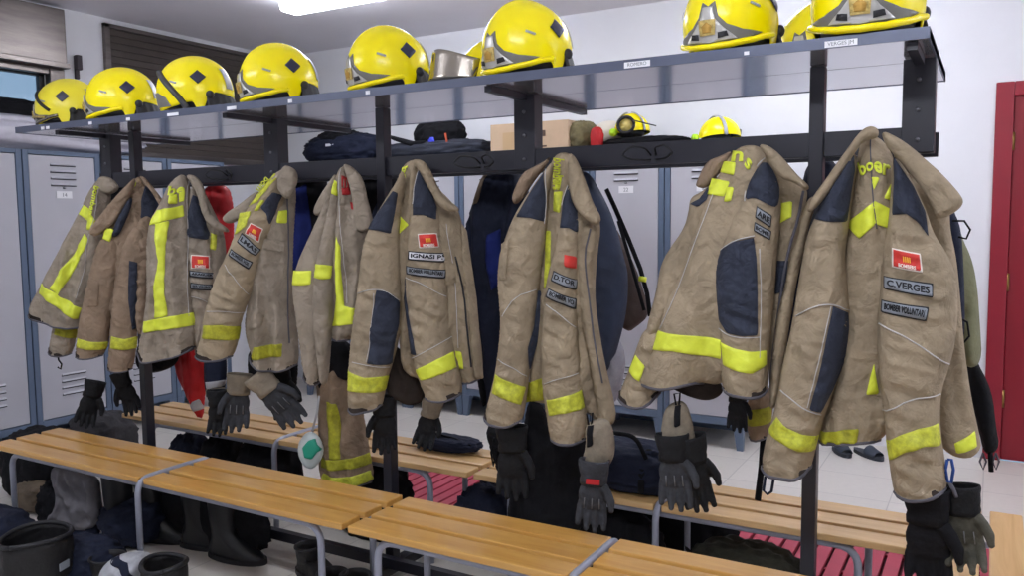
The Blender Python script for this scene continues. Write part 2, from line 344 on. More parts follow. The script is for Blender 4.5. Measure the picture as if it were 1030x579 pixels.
# paper labels on the shelf edge
STK = mat('paper_label', (236, 236, 240)); TIN = mat('faded_grey_ink', (120, 122, 130))
for px, py, wpx, hpx in ((43, 129.5, 3, 3), (48, 129, 3, 3), (91, 125, 3, 3), (129, 120.5, 3.5, 3), (174, 115.5, 11, 3), (233, 108.7, 9, 3.4), (292, 101.6, 4, 3.6), (370, 93, 4, 3.6), (641, 64.5, 26, 6), (751, 53.5, 5, 3.5), (846, 43.6, 33, 6.4)):
    a = atY(px-wpx/2, py+hpx/2, SY0); b = atY(px+wpx/2, py-hpx/2, SY0); zc = min(max((a[2]+b[2])/2, SZ+.008), SZ+.016); hh = min(abs(atY(px, py-hpx/2, SY0)[2]-atY(px, py+hpx/2, SY0)[2]), .02)/2
    lb = MB().box(a[0], b[0], SY0-.0015, SY0, zc-hh, zc+hh).build('shelf_label', STK, fa, True)
    if wpx > 20:
        f = bpy.data.curves.new('n', 'FONT'); f.body = 'ROMERO' if px < 700 else 'VERGES JM'; f.size = hh*1.7; f.extrude = .0002; f.align_x = 'CENTER'; f.align_y = 'CENTER'
        fo = bpy.data.objects.new('n', f); COL.objects.link(fo); dg = bpy.context.evaluated_depsgraph_get(); me = bpy.data.meshes.new_from_object(fo.evaluated_get(dg)); bpy.data.objects.remove(fo)
        me.transform(Matrix.Translation(((a[0]+b[0])/2, SY0-.0022, zc)) @ Matrix.Rotation(math.pi/2, 4, 'X')); me.materials.clear(); me.materials.append(TIN)
        link('label_writing', me, fa, True)
# ================================================================ benches
TUBE = mat('light_grey_enamel_tube', (158, 162, 178), .35, .2, .05, 8)
def bench(label, L, W, mids, wm, loc, rz=0, H=.42, nsl=3, inset=.12):
    GP = .024
    t = thing('bench', label, 'bench', loc, rz)
    sw = (W-GP*(nsl-1))/nsl; xs = [0]+[m for m in mids]+[L]
    for j in range(nsl):
        y = j*(sw+GP)
        for a, b in zip(xs[:-1], xs[1:]):
            x0 = a+(.014 if a > 0 else 0); x1 = b-(.014 if b < L else 0)
            MB().box(x0, x1, y, y+sw, H-.024, H).build('slat', wm, t, bevel=.004)
    for y in (.03, W-.03):
        mb = MB().tube(bend([(inset, y, 0), (inset, y, H-.038), (L-inset, y, H-.038), (L-inset, y, 0)], .07), .0125)
        mb.build('frame_tube', TUBE, t, smooth=True)
    for x in [inset+.03, L-inset-.03]: MB().tube([(x, .03, H-.04), (x, W-.03, H-.04)], .010).build('cross_bar', TUBE, t, smooth=True)
    for m in mids:
        MB().tube(bend([(m, -.015, 0), (m, -.015, H-.004), (m, W+.015, H-.004), (m, W+.015, 0)], .06), .0125).build('middle_leg_frame', TUBE, t, smooth=True)
    return t
bench('varnished wooden bench at front left, its slats crossed by a grey tube', 2.10, .33, [1.07], WOODV, (-3.93, 2.025, 0))
bench('varnished wooden bench at bottom centre, foreground, nearest the camera', 1.66, .33, [.81], WOODV, (-1.80, 2.020, 0), inset=.1)
bench('pale wooden bench behind the rack, left half, under the hanging gloves', 2.16, .32, [1.12], WOODP, (-3.93, 2.69, 0), inset=.2)
bench('pale wooden bench behind the rack at right, standing over the red mat', 1.56, .32, [.76], WOODP, (-1.74, 2.69, 0), inset=.15)
bench('pale wooden bench end with planks pointing at the camera, bottom right corner', 1.45, .33, [], WOODP, (.235, 1.72, 0), math.pi/2, inset=.2)
# ================================================================ helmets
HY = mat('yellow_helmet_shell', (255, 236, 0), .25, spec=.5)
HYP = mat('pale_yellow_helmet_shell', (240, 224, 50), .35)
HBLK = mat('black_helmet_rubber', (28, 28, 33), .6, bump=.2)
HSIL = mat('silver_helmet_plate', (196, 194, 190), .3, .5)
HGREY = mat('grey_visor_recess', (112, 110, 106), .5)
HGOLD = mat('gold_emblem', (232, 204, 124), .35, .4, .3, 90)
HREF = mat('reflective_grey_tape', (168, 168, 172), .4)
HNAV = mat('dark_diamond_sticker', (42, 44, 70), .4)
HMIR = mat('mirrored_face_shield', (170, 162, 150), .12, .95)
HLIME = mat('lime_plastic_lamp', (190, 240, 40), .4)
RIM = mat('dark_helmet_rim', (60, 60, 68), .45)
def chaikin_(P, it):
    for _ in range(it):
        a = P[:-1]*.75+P[1:]*.25; b = P[:-1]*.25+P[1:]*.75; N_ = np.empty((len(a)*2, 2)); N_[0::2] = a; N_[1::2] = b; P = np.vstack([P[:1], N_, P[-1:]])
    return P
def hrad(z, H=.255):
    z0 = .095
    return math.sqrt(max(0, 1-((z-z0)/(H-z0))**2)) if z > z0 else 1-.10*((z0-z)/z0)**1.6
def hpos(th, z, off=0, a=.150, b=.122, H=.255):
    q = hrad(z, H); c, s = math.cos(th), math.sin(th)
    aa = a*(1.0+.03*c); 
    x, y = aa*c*q, b*s*q
    r = math.hypot(x, y)+1e-9
    k = (r+off)/r
    zz = z+off*max(0, (z-.12)/.13)
    ridge = .010*math.exp(-(y/.030)**2)*max(0, min(1, (z-.10)/.10))
    return (x*k, y*k, zz+ridge)
def hbottom(d):
    """height of the shell's lower edge at |angle| d degrees from the front"""
    return float(np.interp(d, [0, 25, 55, 72, 84, 89, 100, 105, 118, 150, 180], [.002, .006, .022, .036, .042, .010, .006, .050, .088, .080, .072]))
def hpatch(uv, off=.002, n=1, e=.001):
    """polygon in (deg, z) laid on the shell"""
    import mathutils
    P = []
    for i in range(len(uv)):
        a, b = uv[i], uv[(i+1) % len(uv)]; k = max(1, int(max(abs(a[0]-b[0])/3, abs(a[1]-b[1])/.006)))
        for j in range(k): P.append((a[0]+(b[0]-a[0])*j/k, a[1]+(b[1]-a[1])*j/k))
    S = 1000.
    pts = [Vector((p[0], p[1]*S)) for p in P]; nb = len(pts)
    xs = [p[0] for p in P]; ys = [p[1] for p in P]
    def ins(x, y):
        c = False
        for i in range(nb):
            x1, y1 = P[i]; x2, y2 = P[i-1]
            if (y1 > y) != (y2 > y) and x < (x2-x1)*(y-y1)/(y2-y1)+x1: c = not c
        return c
    x = min(xs)+2
    while x < max(xs):
        y = min(ys)+.003
        while y < max(ys):
            if ins(x, y): pts.append(Vector((x, y*S)))
            y += .007
        x += 4
    r = delaunay_2d_cdt(pts, [], [list(range(nb))], 1, 1e-4)
    return [hpos(math.radians(v[0]), v[1]/S, off) for v in r[0]], [tuple(f) for f in r[2]]
def shell_mesh(mats, band=None):
    V = []; F = []; M = []; nt, nz = 144, 30
    for i in range(nt):
        th = 2*math.pi*i/nt; d = abs(math.degrees((th+math.pi) % (2*math.pi)-math.pi)); zb = hbottom(d)
        for j in range(nz):
            t = j/(nz-1)
            # even spacing along the arc
            ps0 = math.asin(max(-1, (zb-.095)/.16)) if zb > .095 else (zb-.095)/.16
            ps = ps0+(math.pi/2*.985-ps0)*t
            z = .095+.16*math.sin(ps) if ps > 0 else .095+.16*ps
            V.append(hpos(th, z))
    for i in range(nt):
        for j in range(nz-1):
            a, b = i*nz+j, ((i+1) % nt)*nz+j
            F.append((a, b, b+1, a+1)); M.append(0)
    V.append((0, 0, .265)); k = len(V)-1
    for i in range(nt): F.append((i*nz+nz-1, ((i+1) % nt)*nz+nz-1, k)); M.append(0)
    return mesh('shell', V, F, mats, True, M)
def make_helmet(kind, label, group='yellow firefighter helmets on the shelf'):
    t = thing('helmet', label, 'helmet', (0, 0, 0), 0, group)
    yl = HYP if kind == 'old' else HY
    s = link('shell', shell_mesh([yl]), t)
    so = s.modifiers.new('solid', 'SOLIDIFY'); so.thickness = .004; so.offset = -1
    def patch(name, uv, m, off=.002, par=s, th=.002):
        V, F = hpatch(uv, off); o = link(name, mesh(name, V, F, m), par)
        q = o.modifiers.new('solid', 'SOLIDIFY'); q.thickness = th; q.offset = 0; return o
    # liner and neck guard
    mb = MB(); V = []; F = []; nt, nz = 48, 10
    for i in range(nt):
        th = 2*math.pi*i/nt
        for j in range(nz):
            z = .022+.19*j/(nz-1); p = hpos(th, z, -.016); V.append(p)
    for i in range(nt):
        for j in range(nz-1): a, b = i*nz+j, ((i+1) % nt)*nz+j; F.append((a, b, b+1, a+1))
    F.append(tuple(i*nz for i in range(nt))[::-1]); F.append(tuple(i*nz+nz-1 for i in range(nt)))
    link('liner', mesh('liner', V, F, HBLK), t)
    V = []; F = []; na, nz = 40, 10
    for i in range(na+1):
        a = math.radians(104+152*i/na)
        for j in range(nz):
            z = .001+.115*j/(nz-1); w_ = .004*math.sin(i*1.7)*(1-j/nz)
            p = hpos(a, max(z, .004), -.014+w_+.040*(1-j/(nz-1))); V.append((p[0], p[1], z))
    for i in range(na):
        for j in range(nz-1): a, b = i*nz+j, (i+1)*nz+j; F.append((a, b, b+1, a+1))
    o = link('neck_guard', mesh('neck_guard', V, F, HBLK), t); q = o.modifiers.new('solid', 'SOLIDIFY'); q.thickness = .008; q.offset = -1
    for sg in (-1, 1):
        p = hpos(math.radians(sg*109), .075, .004)
        MB().ball(p, (.016, .012, .018)).build('side_knob', HBLK, t, smooth=True)
        # dark diamond, small light mark, raised ear edge
        patch('diamond_sticker', [(sg*92, .182), (sg*105, .152), (sg*92, .120), (sg*80, .150)][::sg], HNAV, .0035, th=.001)
        patch('light_mark', [(sg*48, .128), (sg*60, .118), (sg*61, .125), (sg*49, .135)][::sg], HREF, .003, th=.001)
    patch('rear_reflective_strip', [(140, .11), (160, .11), (160, .20), (140, .20)], HREF, .003, th=.001)
    patch('rear_reflective_strip', [(-160, .11), (-140, .11), (-140, .20), (-160, .20)], HREF, .003, th=.001)
    # brow ring following the lower edge
    pts = []
    for k in range(61):
        d = -84+168*k/60; z = hbottom(abs(d))+.009; pts.append(hpos(math.radians(d), z, .004))
    if kind != 'visor':
        MB().tube(pts, .0085, n=10, flat=1.0).build('brow_ring', yl if kind != 'old' else HMIR, t, smooth=True)
    if kind in ('std', 'old'):
        patch('visor_recess', [(-66, .052), (-50, .034), (-25, .020), (0, .016), (25, .020), (50, .034), (66, .052), (40, .056), (22, .070), (12, .094), (8, .134), (0, .120), (-8, .134), (-12, .094), (-22, .070), (-40, .056)], HGREY, .0015)
        patch('front_plate', [(-34, .030), (0, .020), (34, .030), (18, .060), (9, .085), (6, .118), (-6, .118), (-9, .085), (-18, .060)], HSIL, .006, th=.003)
        em = patch('gold_emblem', [(-9, .040), (9, .040), (10, .083), (-10, .083)], HGOLD, .011, th=.004)
        for sg in (-1, 1): patch('vent_slot', [(sg*12, .030), (sg*24, .036), (sg*22, .050), (sg*12, .046)][::sg], HBLK, .0095, th=.001)
        patch('emblem_crest', [(-5, .046), (5, .046), (6, .064), (0, .076), (-6, .064)], mat('dark_gold', (186, 146, 70), .5, .4), .0145, par=em, th=.001)
    if kind == 'visor':   # dark rubber edge framing the front
        P = np.array([(-74, .012), (-66, .05), (-52, .10), (-34, .145), (-14, .172), (14, .172), (34, .145), (52, .10), (66, .05), (74, .012)], float); Q = chaikin_(P, 2)
        MB().tube([hpos(math.radians(d), z, .004) for d, z in Q], .0125).build('front_edge_trim', RIM, t, smooth=True)
        patch('face_opening', [(-48, .02), (48, .02), (40, .06), (20, .085), (-20, .085), (-40, .06)], HGREY, .0025)
    if kind == 'old':
        pts = [hpos(math.radians(-70+140*k/50), .05+.13*math.cos(math.radians(-70+140*k/50))**1.5, .004) for k in range(51)]
        MB().tube(pts, .008).build('black_brow_trim', HBLK, t, smooth=True)
        pts = [hpos(math.radians(-60+120*k/50), .03+.02*math.cos(math.radians(-60+120*k/50)), .012) for k in range(51)]
        MB().tube(pts, .006).build('gold_brow_edge', HGOLD, t, smooth=True)
    return t
HS = SZ+.026
def place_helmet(kind, label, px, py, Y, deg, sc_=1.0, tilt=0, group='yellow firefighter helmets on the shelf'):
    t = make_helmet(kind, label, group)
    d = ray(px+4, py); P = CP+d*(Y/d[1]); t.location = (P[0], Y, HS); t.rotation_euler = (tilt, 0, math.radians(deg)); t.scale = (sc_*1.02, sc_*1.02, sc_*.91)
    return t
place_helmet('std', 'yellow helmet with gold emblem at the right end of the shelf, nearest camera', 868, 25, 2.41, -88, 1.12)
place_helmet('std', 'yellow helmet facing the camera, second from the right end of the shelf', 731, 30, 2.41, -96, 1.03)
place_helmet('std', 'largest looking yellow helmet at middle of shelf, cropped dark diamond at its side', 527, 50, 2.41, -106, 1.05)
place_helmet('std', 'yellow helmet directly above the IGNASI jacket, left of the silver visor', 388, 66, 2.41, -112, 1.0)
place_helmet('std', 'yellow helmet fourth from the left end of the shelf', 278, 82, 2.41, -114, 1.0)
place_helmet('visor', 'yellow helmet with dark-edged face shield, third from the left', 194, 90, 2.41, -130, 1.0)
place_helmet('std', 'yellow helmet second from the left end, in front of the dark shutter', 121, 98, 2.41, -122, 1.0)
place_helmet('old', 'pale yellow older helmet with gold brow at the left end of the shelf', 66, 105, 2.41, -140, .95)
place_helmet('std', 'yellow helmet half hidden behind the silver visor at shelf centre', 492, 60, 2.82, -100, 1.0)
place_helmet('std', 'yellow helmet barely showing behind the right end helmet', 818, 40, 2.86, -100, .95)
# loose silver visor
sv = thing('face_shield', 'loose silver mirrored helmet visor lying on the shelf left of the middle helmet', 'visor', (0, 0, 0))
V = []; F = []; na, nz = 30, 8
for i in range(na+1):
    a = math.radians(-80+160*i/na)
    for j in range(nz):
        z = .01+(.085+.02*math.cos(2*a))*j/(nz-1); V.append((.13*math.cos(a)-.02*j/nz, .12*math.sin(a), z))
for i in range(na):
    for j in range(nz-1): a, b = i*nz+j, (i+1)*nz+j; F.append((a, b, b+1, a+1))
o = link('mirror_shield', mesh('mirror_shield', V, F, HMIR), sv); q = o.modifiers.new('s', 'SOLIDIFY'); q.thickness = .004
MB().tube([(.132*math.cos(math.radians(-82+164*k/30)), .122*math.sin(math.radians(-82+164*k/30)), .008) for k in range(31)], .007).build('rubber_edge', HBLK, sv, smooth=True)
P = atY(460, 70, 2.52); sv.location = (P[0]+.10, 2.42, HS); sv.rotation_euler = (0, 0, math.radians(-120))
# small note standing on the shelf
MB().box(-.09, .09, -.04, .04, 0, .035).build('card_pad', mat('cream_card', (226, 218, 206), .7), None, bevel=.003)
o = bpy.data.objects['card_pad']; P = atY(622, 62, 2.6); o.location = (P[0], 2.7, HS-.002); setp(o, 'flat cream pad lying on the shelf between the middle and right helmets', 'pad')
# ================================================================ on top of the lockers
LT = 1.862
def small_helmet(px, deg, label):
    t = thing('rescue_helmet', label, 'helmet', (atY(px, 130, 5.12)[0], 5.12, LT), math.radians(deg), 'small yellow helmets on top of the lockers')
    V = []; F = []; nt, nz = 40, 12
    for i in range(nt):
        th = 2*math.pi*i/nt; zb = .03+.02*abs(math.sin(th))
        for j in range(nz):
            ps = j/nz*math.pi/2; V.append((.135*math.cos(th)*math.cos(ps), .108*math.sin(th)*math.cos(ps), zb+(.165-zb)*math.sin(ps)))
    for i in range(nt):
        for j in range(nz-1): a, b = i*nz+j, ((i+1) % nt)*nz+j; F.append((a, b, b+1, a+1))
    V.append((0, 0, .168)); k = len(V)-1
    for i in range(nt): F.append((i*nz+nz-1, ((i+1) % nt)*nz+nz-1, k))
    s = link('shell', mesh('shell', V, F, HY), t)
    for sg in (-1, 1):
        MB().tube([(.03+.0*k, sg*.112*math.sin(math.radians(90-k*9)), .045+.125*math.sin(math.radians(k*9))) for k in range(10)], [.013]*10, flat=.25).build('reflective_strip', HREF, s, smooth=True)
    MB().box(-.135, -.10, -.035, .035, .05, .09).build('rear_badge', HNAV, t, bevel=.006)
    MB().ball((.02, 0, .035), (.10, .085, .032)).build('liner', HBLK, t, smooth=True)
    MB().tube([(.13, -.05, .035), (.155, -.052, .035)], .026).tube([(.156, -.052, .035), (.16, -.052, .035)], .018).build('clip_lamp', HLIME, t, smooth=True)
    return t
small_helmet(724, -130, 'small yellow rescue helmet on the lockers above the wide yellow-hemmed jacket')
small_helmet(636, -100, 'small yellow rescue helmet beside goggles on the lockers, near the cardboard box')
# goggles strap with lens leaning on it
bpy.data.objects['rescue_helmet.001'].location.z += .06
g = thing('goggles', 'black goggles hanging over the small yellow helmet on top of the lockers', 'goggles', (atY(632, 125, 5.0)[0], 4.96, LT+.07))
MB().tube([(.055*math.cos(k*math.pi/10), 0, .065+.05*math.sin(k*math.pi/10)) for k in range(21)], .010).build('goggle_frame', HBLK, g, smooth=True)
MB().tube([(0, .004, .065), (0, .008, .065)], .048).build('lens', mat('amber_lens', (210, 190, 110), .1), g, smooth=True)
MB().tube([(.055, 0, .09), (.12, .01, .07), (.19, .03, .05)], [.010, .010, .009], flat=.4).build('strap', HBLK, g, smooth=True)
wh = thing('white_helmet', 'off-white helmet lying on its side on the lockers right of cardboard box', 'helmet', (atY(608, 125, 5.12)[0], 5.20, LT+.02))
MB().ball((0, 0, .09), (.12, .10, .088), nu=24, nv=16).build('shell', mat('off_white_shell', (222, 214, 200), .4), wh, smooth=True)
MB().tube([(-.11, -.05, .03), (-.06, -.10, .02), (.03, -.12, .02), (.11, -.06, .03)], .014).build('rim', HBLK, wh, smooth=True)
def cardboard(label, x0, x1, z1, y0=4.98, y1=5.3):
    b = thing('cardboard_box', label, 'box', ((x0+x1)/2, y0, LT))
    MB().box(x0, x1, y0, y1, LT, LT+z1).build('carton', mat('cardboard', (206, 178, 148), .8, 0, .08, 4), b, True, bevel=.004)
    MB().box(x0, x1, (y0+y1)/2-.03, (y0+y1)/2+.03, LT+z1, LT+z1+.002).box(x0+.1, x0+.2, y0-.002, y0, LT+.02, LT+.14).build('packing_tape', mat('packing_tape', (188, 158, 120), .4), b, True)
    MB().box(x1-.20, x1-.17, y0-.003, y0, LT+.10, LT+.14).box(x1-.21, x1-.16, y0-.003, y0, LT+.03, LT+.04).build('printed_mark', mat('brown_ink', (90, 70, 60), .8), b, True)
cardboard('pale cardboard box on the lockers behind the rack upright at centre', -3.04, -2.44, .20)
# ================================================================ cloth tools
RS = np.random.RandomState(11)
GR = RS.randn(256, 2); GR /= np.linalg.norm(GR, axis=1)[:, None]; PERM = RS.permutation(256)
def perlin(x, y, seed=0):
    x = x+seed*17.31; y = y+seed*9.17
    xi = np.floor(x).astype(int); yi = np.floor(y).astype(int); xf = x-xi; yf = y-yi
    def g(i, j):
        h = PERM[(PERM[(xi+i) & 255]+yi+j) & 255]; return GR[h, 0]*(xf-i)+GR[h, 1]*(yf-j)
    u = xf**3*(xf*(xf*6-15)+10); v = yf**3*(yf*(yf*6-15)+10)
    a = g(0, 0)*(1-u)+g(1, 0)*u; b = g(0, 1)*(1-u)+g(1, 1)*u
    return a*(1-v)+b*v
def chaikin(P, it=2, closed=True):
    P = np.asarray(P, float)
    for _ in range(it):
        if closed: Q = np.roll(P, -1, 0)
        else: Q = P[1:]; R_ = P; P = P[:-1]
        a = P*.75+Q*.25; b = P*.25+Q*.75; N_ = np.empty((len(a)*2, 2)); N_[0::2] = a; N_[1::2] = b
        if not closed: N_ = np.vstack([R_[:1], N_, R_[-1:]])
        P = N_
    return P
def resample(P, s, closed=True):
    P = np.asarray(P, float); Q = np.vstack([P, P[:1]]) if closed else P
    L = np.r_[0, np.cumsum(np.linalg.norm(np.diff(Q, axis=0), axis=1))]; n = max(8 if closed else 2, int(L[-1]/s))
    t = np.linspace(0, L[-1], n+1)[:-1] if closed else np.linspace(0, L[-1], n+1)
    return np.stack([np.interp(t, L, Q[:, 0]), np.interp(t, L, Q[:, 1])], -1)
def inside(P, X, Y):
    c = np.zeros(X.shape, bool); j = len(P)-1
    for i in range(len(P)):
        x1, y1 = P[i]; x2, y2 = P[j]
        m = ((y1 > Y) != (y2 > Y)); xx = (x2-x1)*(Y-y1)/((y2-y1) if abs(y2-y1) > 1e-12 else 1e-12)+x1
        c ^= m & (X < xx); j = i
    return c
def distb(P, X, Y):
    D = np.full(X.shape, 1e9); A = P; B = np.roll(P, -1, 0)
    for (ax, ay), (bx, by) in zip(A, B):
        dx, dy = bx-ax, by-ay; l2 = dx*dx+dy*dy+1e-12; t = np.clip(((X-ax)*dx+(Y-ay)*dy)/l2, 0, 1)
        D = np.minimum(D, (X-ax-t*dx)**2+(Y-ay-t*dy)**2)
    return np.sqrt(D)
def tri(P, s, inner=True):
    """fill outline P (n,2) with points about s apart -> verts, faces, boundary count"""
    x0, y0 = P.min(0); x1, y1 = P.max(0)
    gx = np.arange(x0+s*.5, x1, s); gy = np.arange(y0+s*.5, y1, s*.87)
    X, Y = np.meshgrid(gx, gy); X = X+(np.arange(len(gy))[:, None] % 2)*s*.5
    X = X.ravel(); Y = Y.ravel(); k = inside(P, X, Y); X, Y = X[k], Y[k]
    if len(X): k = distb(P, X, Y) > s*.55; X, Y = X[k], Y[k]
    K = 100.
    pts = [Vector((float(a)*K, float(b)*K)) for a, b in P]+[Vector((float(a)*K, float(b)*K)) for a, b in zip(X, Y)]
    n = len(P); r = delaunay_2d_cdt(pts, [], [list(range(n))], 1, 1e-5)
    return np.array([(v[0]/K, v[1]/K) for v in r[0]]), [tuple(f) for f in r[2]], P
class Plane:
    """vertical plane through a point, its normal turned from the rack's front towards the viewer's side"""
    def __init__(s, P0, beta):
        s.P0 = np.array(P0, float); s.n = np.array([math.sin(beta), -math.cos(beta), 0]); s.u = np.array([math.cos(beta), math.sin(beta), 0]); s.v = np.array([0, 0, 1.])
    def uv(s, px, off=0):
        px = np.atleast_2d(np.asarray(px, float)); d = ray(px[:, 0], px[:, 1]); P0 = s.P0+s.n*0
        t = ((P0-CP) @ s.n+off)/(d @ s.n); P = CP+d*t[:, None]; Q = P-s.P0
        return np.stack([Q @ s.u, Q @ s.v], -1)
    def xyz(s, uv, h):
        return s.P0+uv[:, :1]*s.u+uv[:, 1:2]*s.v+np.asarray(h)[:, None]*s.n
class Pillow:
    def __init__(s, g, name, px, off, T, m, fold=.010, fs=9., stretch=.22, seed=None, R=None, res=.010, parent=None, back=.8, label=None, horiz=0.0, sm=2, hem=None, hemr=.006):
        s.g = g; s.pl = g.pl; s.off = off; s.fold = fold; s.fs = fs; s.st = stretch; s.horiz = horiz
        g.k += 1; s.seed = g.seed+g.k*3.7 if seed is None else seed
        P = chaikin(s.pl.uv(px, off), sm); B = resample(P, res); n = len(B)
        D0 = distb(B, B[:, 0]*.0+B[:, 0].mean(), B[:, 1]*.0+B[:, 1].mean())
        s.hemidx = []
        if hem is not None:
            H = s.pl.uv([hem[0], hem[-1]], off); i0 = int(np.argmin(((B-H[0])**2).sum(1))); i1 = int(np.argmin(((B-H[1])**2).sum(1)))
            p1 = [(i0+k) % n for k in range((i1-i0) % n+1)]; p2 = [(i1+k) % n for k in range((i0-i1) % n+1)]
            s.hemidx = p1 if B[p1, 1].mean() < B[p2, 1].mean() else p2
        s.B = B; hs = set(s.hemidx[:-1]); s.side = [i for i in range(n) if i not in hs]   # segment i runs from i to i+1
        V, F, _ = tri(B, res); D = s.dist(V)
        s.R = R or max(.02, float(D.max())*.95); s.T = min(T, s.R*1.15)
        ih = {}
        if s.hemidx:   # lift the hem so that its front rim, not its middle, follows the outline
            q = s.prof(D)*s.T; hb = B[s.hemidx]; vmax = .10
            dz = (CH-(s.pl.P0[2]+hb[:, 1].mean())); dd = abs((s.pl.P0-CP) @ s.pl.n)
            dh = distb(hb, V[:, 0], V[:, 1]) if False else np.sqrt(((V[:, None, :]-hb[None])**2).sum(2)).min(1)
            V[:, 1] += np.maximum(0, 1-dh/vmax)*q*(dz/dd)*.9
            # outline used for inside tests follows
            for k, i in enumerate(range(n)): pass
            B2 = B.copy(); kk = V[:n]; B2 = kk.copy() if len(V) >= n else B; s.B = B2
            D = s.dist(V)
        hb_set = set(i for i in s.hemidx[1:-1])
        h = s.h(V, D, hv=True); hb_ = -back*s.T*s.prof(D)
        A = s.pl.xyz(V, off+h)
        bound = np.zeros(len(V), bool); bound[:n] = True
        for i in hb_set: bound[i] = False
        idx = np.where(~bound)[0]; mp = {int(i): int(k+len(V)) for k, i in enumerate(idx)}
        Bk = s.pl.xyz(V[idx], off+hb_[idx])
        F2 = [tuple(mp.get(i, i) for i in f[::-1]) for f in F]; VV = [A, Bk]; FF = F+F2; MI = [0]*len(FF)
        if s.hemidx:
            # recessed dark inside of the open end
            L = s.hemidx; top = [i for i in L]; base = len(V)+len(idx); C = []
            for i in L:
                up = np.array([0, .018]); p = V[i]+up*(1 if i in hb_set else .0); d = float(h[i]) if i in hb_set else 0
                C.append((s.pl.xyz(p[None], off+np.array([d*.9]))[0], s.pl.xyz(p[None], off+np.array([float(hb_[i])*.9 if i in hb_set else 0]))[0]))
            VV.append(np.array([c for pr in C for c in pr]))
            for k in range(len(L)-1):
                a, b = L[k], L[k+1]; ka, kb = base+2*k, base+2*k+2
                FF.append((a, b, kb, ka)); MI.append(1)
                FF.append((mp.get(b, b), mp.get(a, a), ka+1, kb+1)); MI.append(1)
                FF.append((ka, kb, kb+1, ka+1)); MI.append(1)
        me = mesh(name, np.vstack(VV), FF, [m, INNER], True, MI); s.o = link(name, me, parent or g.root, True, label)
        if s.hemidx:
            L = s.hemidx; hp = [tuple(A[i]) for i in L[::2]]+[tuple(A[L[-1]])]
            bp = [tuple(s.pl.xyz(V[i][None], off+np.array([float(hb_[i])]))[0]) for i in L[1:-1:2]][::-1]
            MB().tube(hp+bp+[hp[0]], hemr, n=6).build('hem', HEM, s.o, True, smooth=True)
    def prof(s, D):
        q = np.maximum(0, 1-(1-np.minimum(D/s.R, 1))**2.2); return q**(1/2.2)
    def dist(s, V):
        X, Y = V[:, 0], V[:, 1]; D = np.full(X.shape, 1e9); n = len(s.B)
        for i in s.side:
            ax, ay = s.B[i]; bx, by = s.B[(i+1) % n]
            dx, dy = bx-ax, by-ay; l2 = dx*dx+dy*dy+1e-12; t = np.clip(((X-ax)*dx+(Y-ay)*dy)/l2, 0, 1)
            D = np.minimum(D, (X-ax-t*dx)**2+(Y-ay-t*dy)**2)
        return np.sqrt(D)
    def h(s, V, D=None, hv=False):
        if D is None: D = np.where(inside(s.B, V[:, 0], V[:, 1]), s.dist(V), 0)
        r = s.T*s.prof(D)
        x, y = V[:, 0], V[:, 1]
        wx = x+.03*perlin(x*5, y*5, s.seed+5)
        f = perlin(wx*s.fs, y*s.fs*s.st, s.seed); f = (1-2.6*np.sqrt(f*f+.004))*.8+.5*perlin(wx*s.fs*2.1, y*s.fs*s.st*2.4, s.seed+2)
        if s.horiz:
            g_ = perlin(x*s.fs*.5, y*s.fs*1.5+1.5*x*s.fs*.3, s.seed+9); f = f*(1-s.horiz)+(1-2.8*np.sqrt(g_*g_+.003))*s.horiz
        f = f-.35
        f += .22*perlin(x*24, y*30, s.seed+4)
        return r+s.fold*f*np.minimum(1, D/.035)
    def surf(s, px, lift=0.0):
        """uv of the point of this cloth's front seen at pixel px"""
        uv = s.pl.uv(px, s.off)
        for _ in range(5):
            h = s.h(uv)+lift; uv2 = np.empty_like(uv); px = np.atleast_2d(np.asarray(px, float))
            d = ray(px[:, 0], px[:, 1]); t = ((s.pl.P0-CP) @ s.pl.n+s.off+h)/(d @ s.pl.n); Q = CP+d*t[:, None]-s.pl.P0
            uv2[:, 0] = Q @ s.pl.u; uv2[:, 1] = Q @ s.pl.v; uv = uv*.3+uv2*.7
        return uv
    def dec(s, name, px, m, lift=.004, res=.008, sm=0, parent=None, label=None):
        B = s.surf(px, lift)
        if sm: B = chaikin(B, sm)
        V, F, Bb = tri(resample(B, res), res)
        h = s.h(V)+lift
        A = s.pl.xyz(V, s.off+h)
        Bk = s.pl.xyz(V, s.off+h-lift-.004)
        n = len(V); F2 = [tuple(i+n for i in f[::-1]) for f in F]
        # rim
        ed = {}
        for f in F:
            for a, b in zip(f, f[1:]+f[:1]): ed[(a, b)] = 1
        rim = [(b, a, a+n, b+n) for (a, b) in ed if (b, a) not in ed]
        return link(name, mesh(name, np.vstack([A, Bk]), F+F2+rim, m), parent or s.o, True, label)
    def line(s, name, px, r, m, lift=.003, parent=None):
        U = s.surf(px, lift); U = resample(chaikin(U, 1, False), .012, False)
        A = s.pl.xyz(U, s.off+s.h(U)+lift)
        mb = MB().tube([tuple(a) for a in A], r, n=6); return mb.build(name, m, parent or s.o, True, smooth=True)
    def hem(s, px, r, m, name='hem'):
        U = s.pl.uv(px, s.off); U = resample(chaikin(U, 2, False), .01, False); A = s.pl.xyz(U, np.full(len(U), s.off))
        return MB().tube([tuple(a) for a in A], [r*.5]+[r]*(len(A)-2)+[r*.5], n=8).build(name, m, s.o, True, smooth=True)
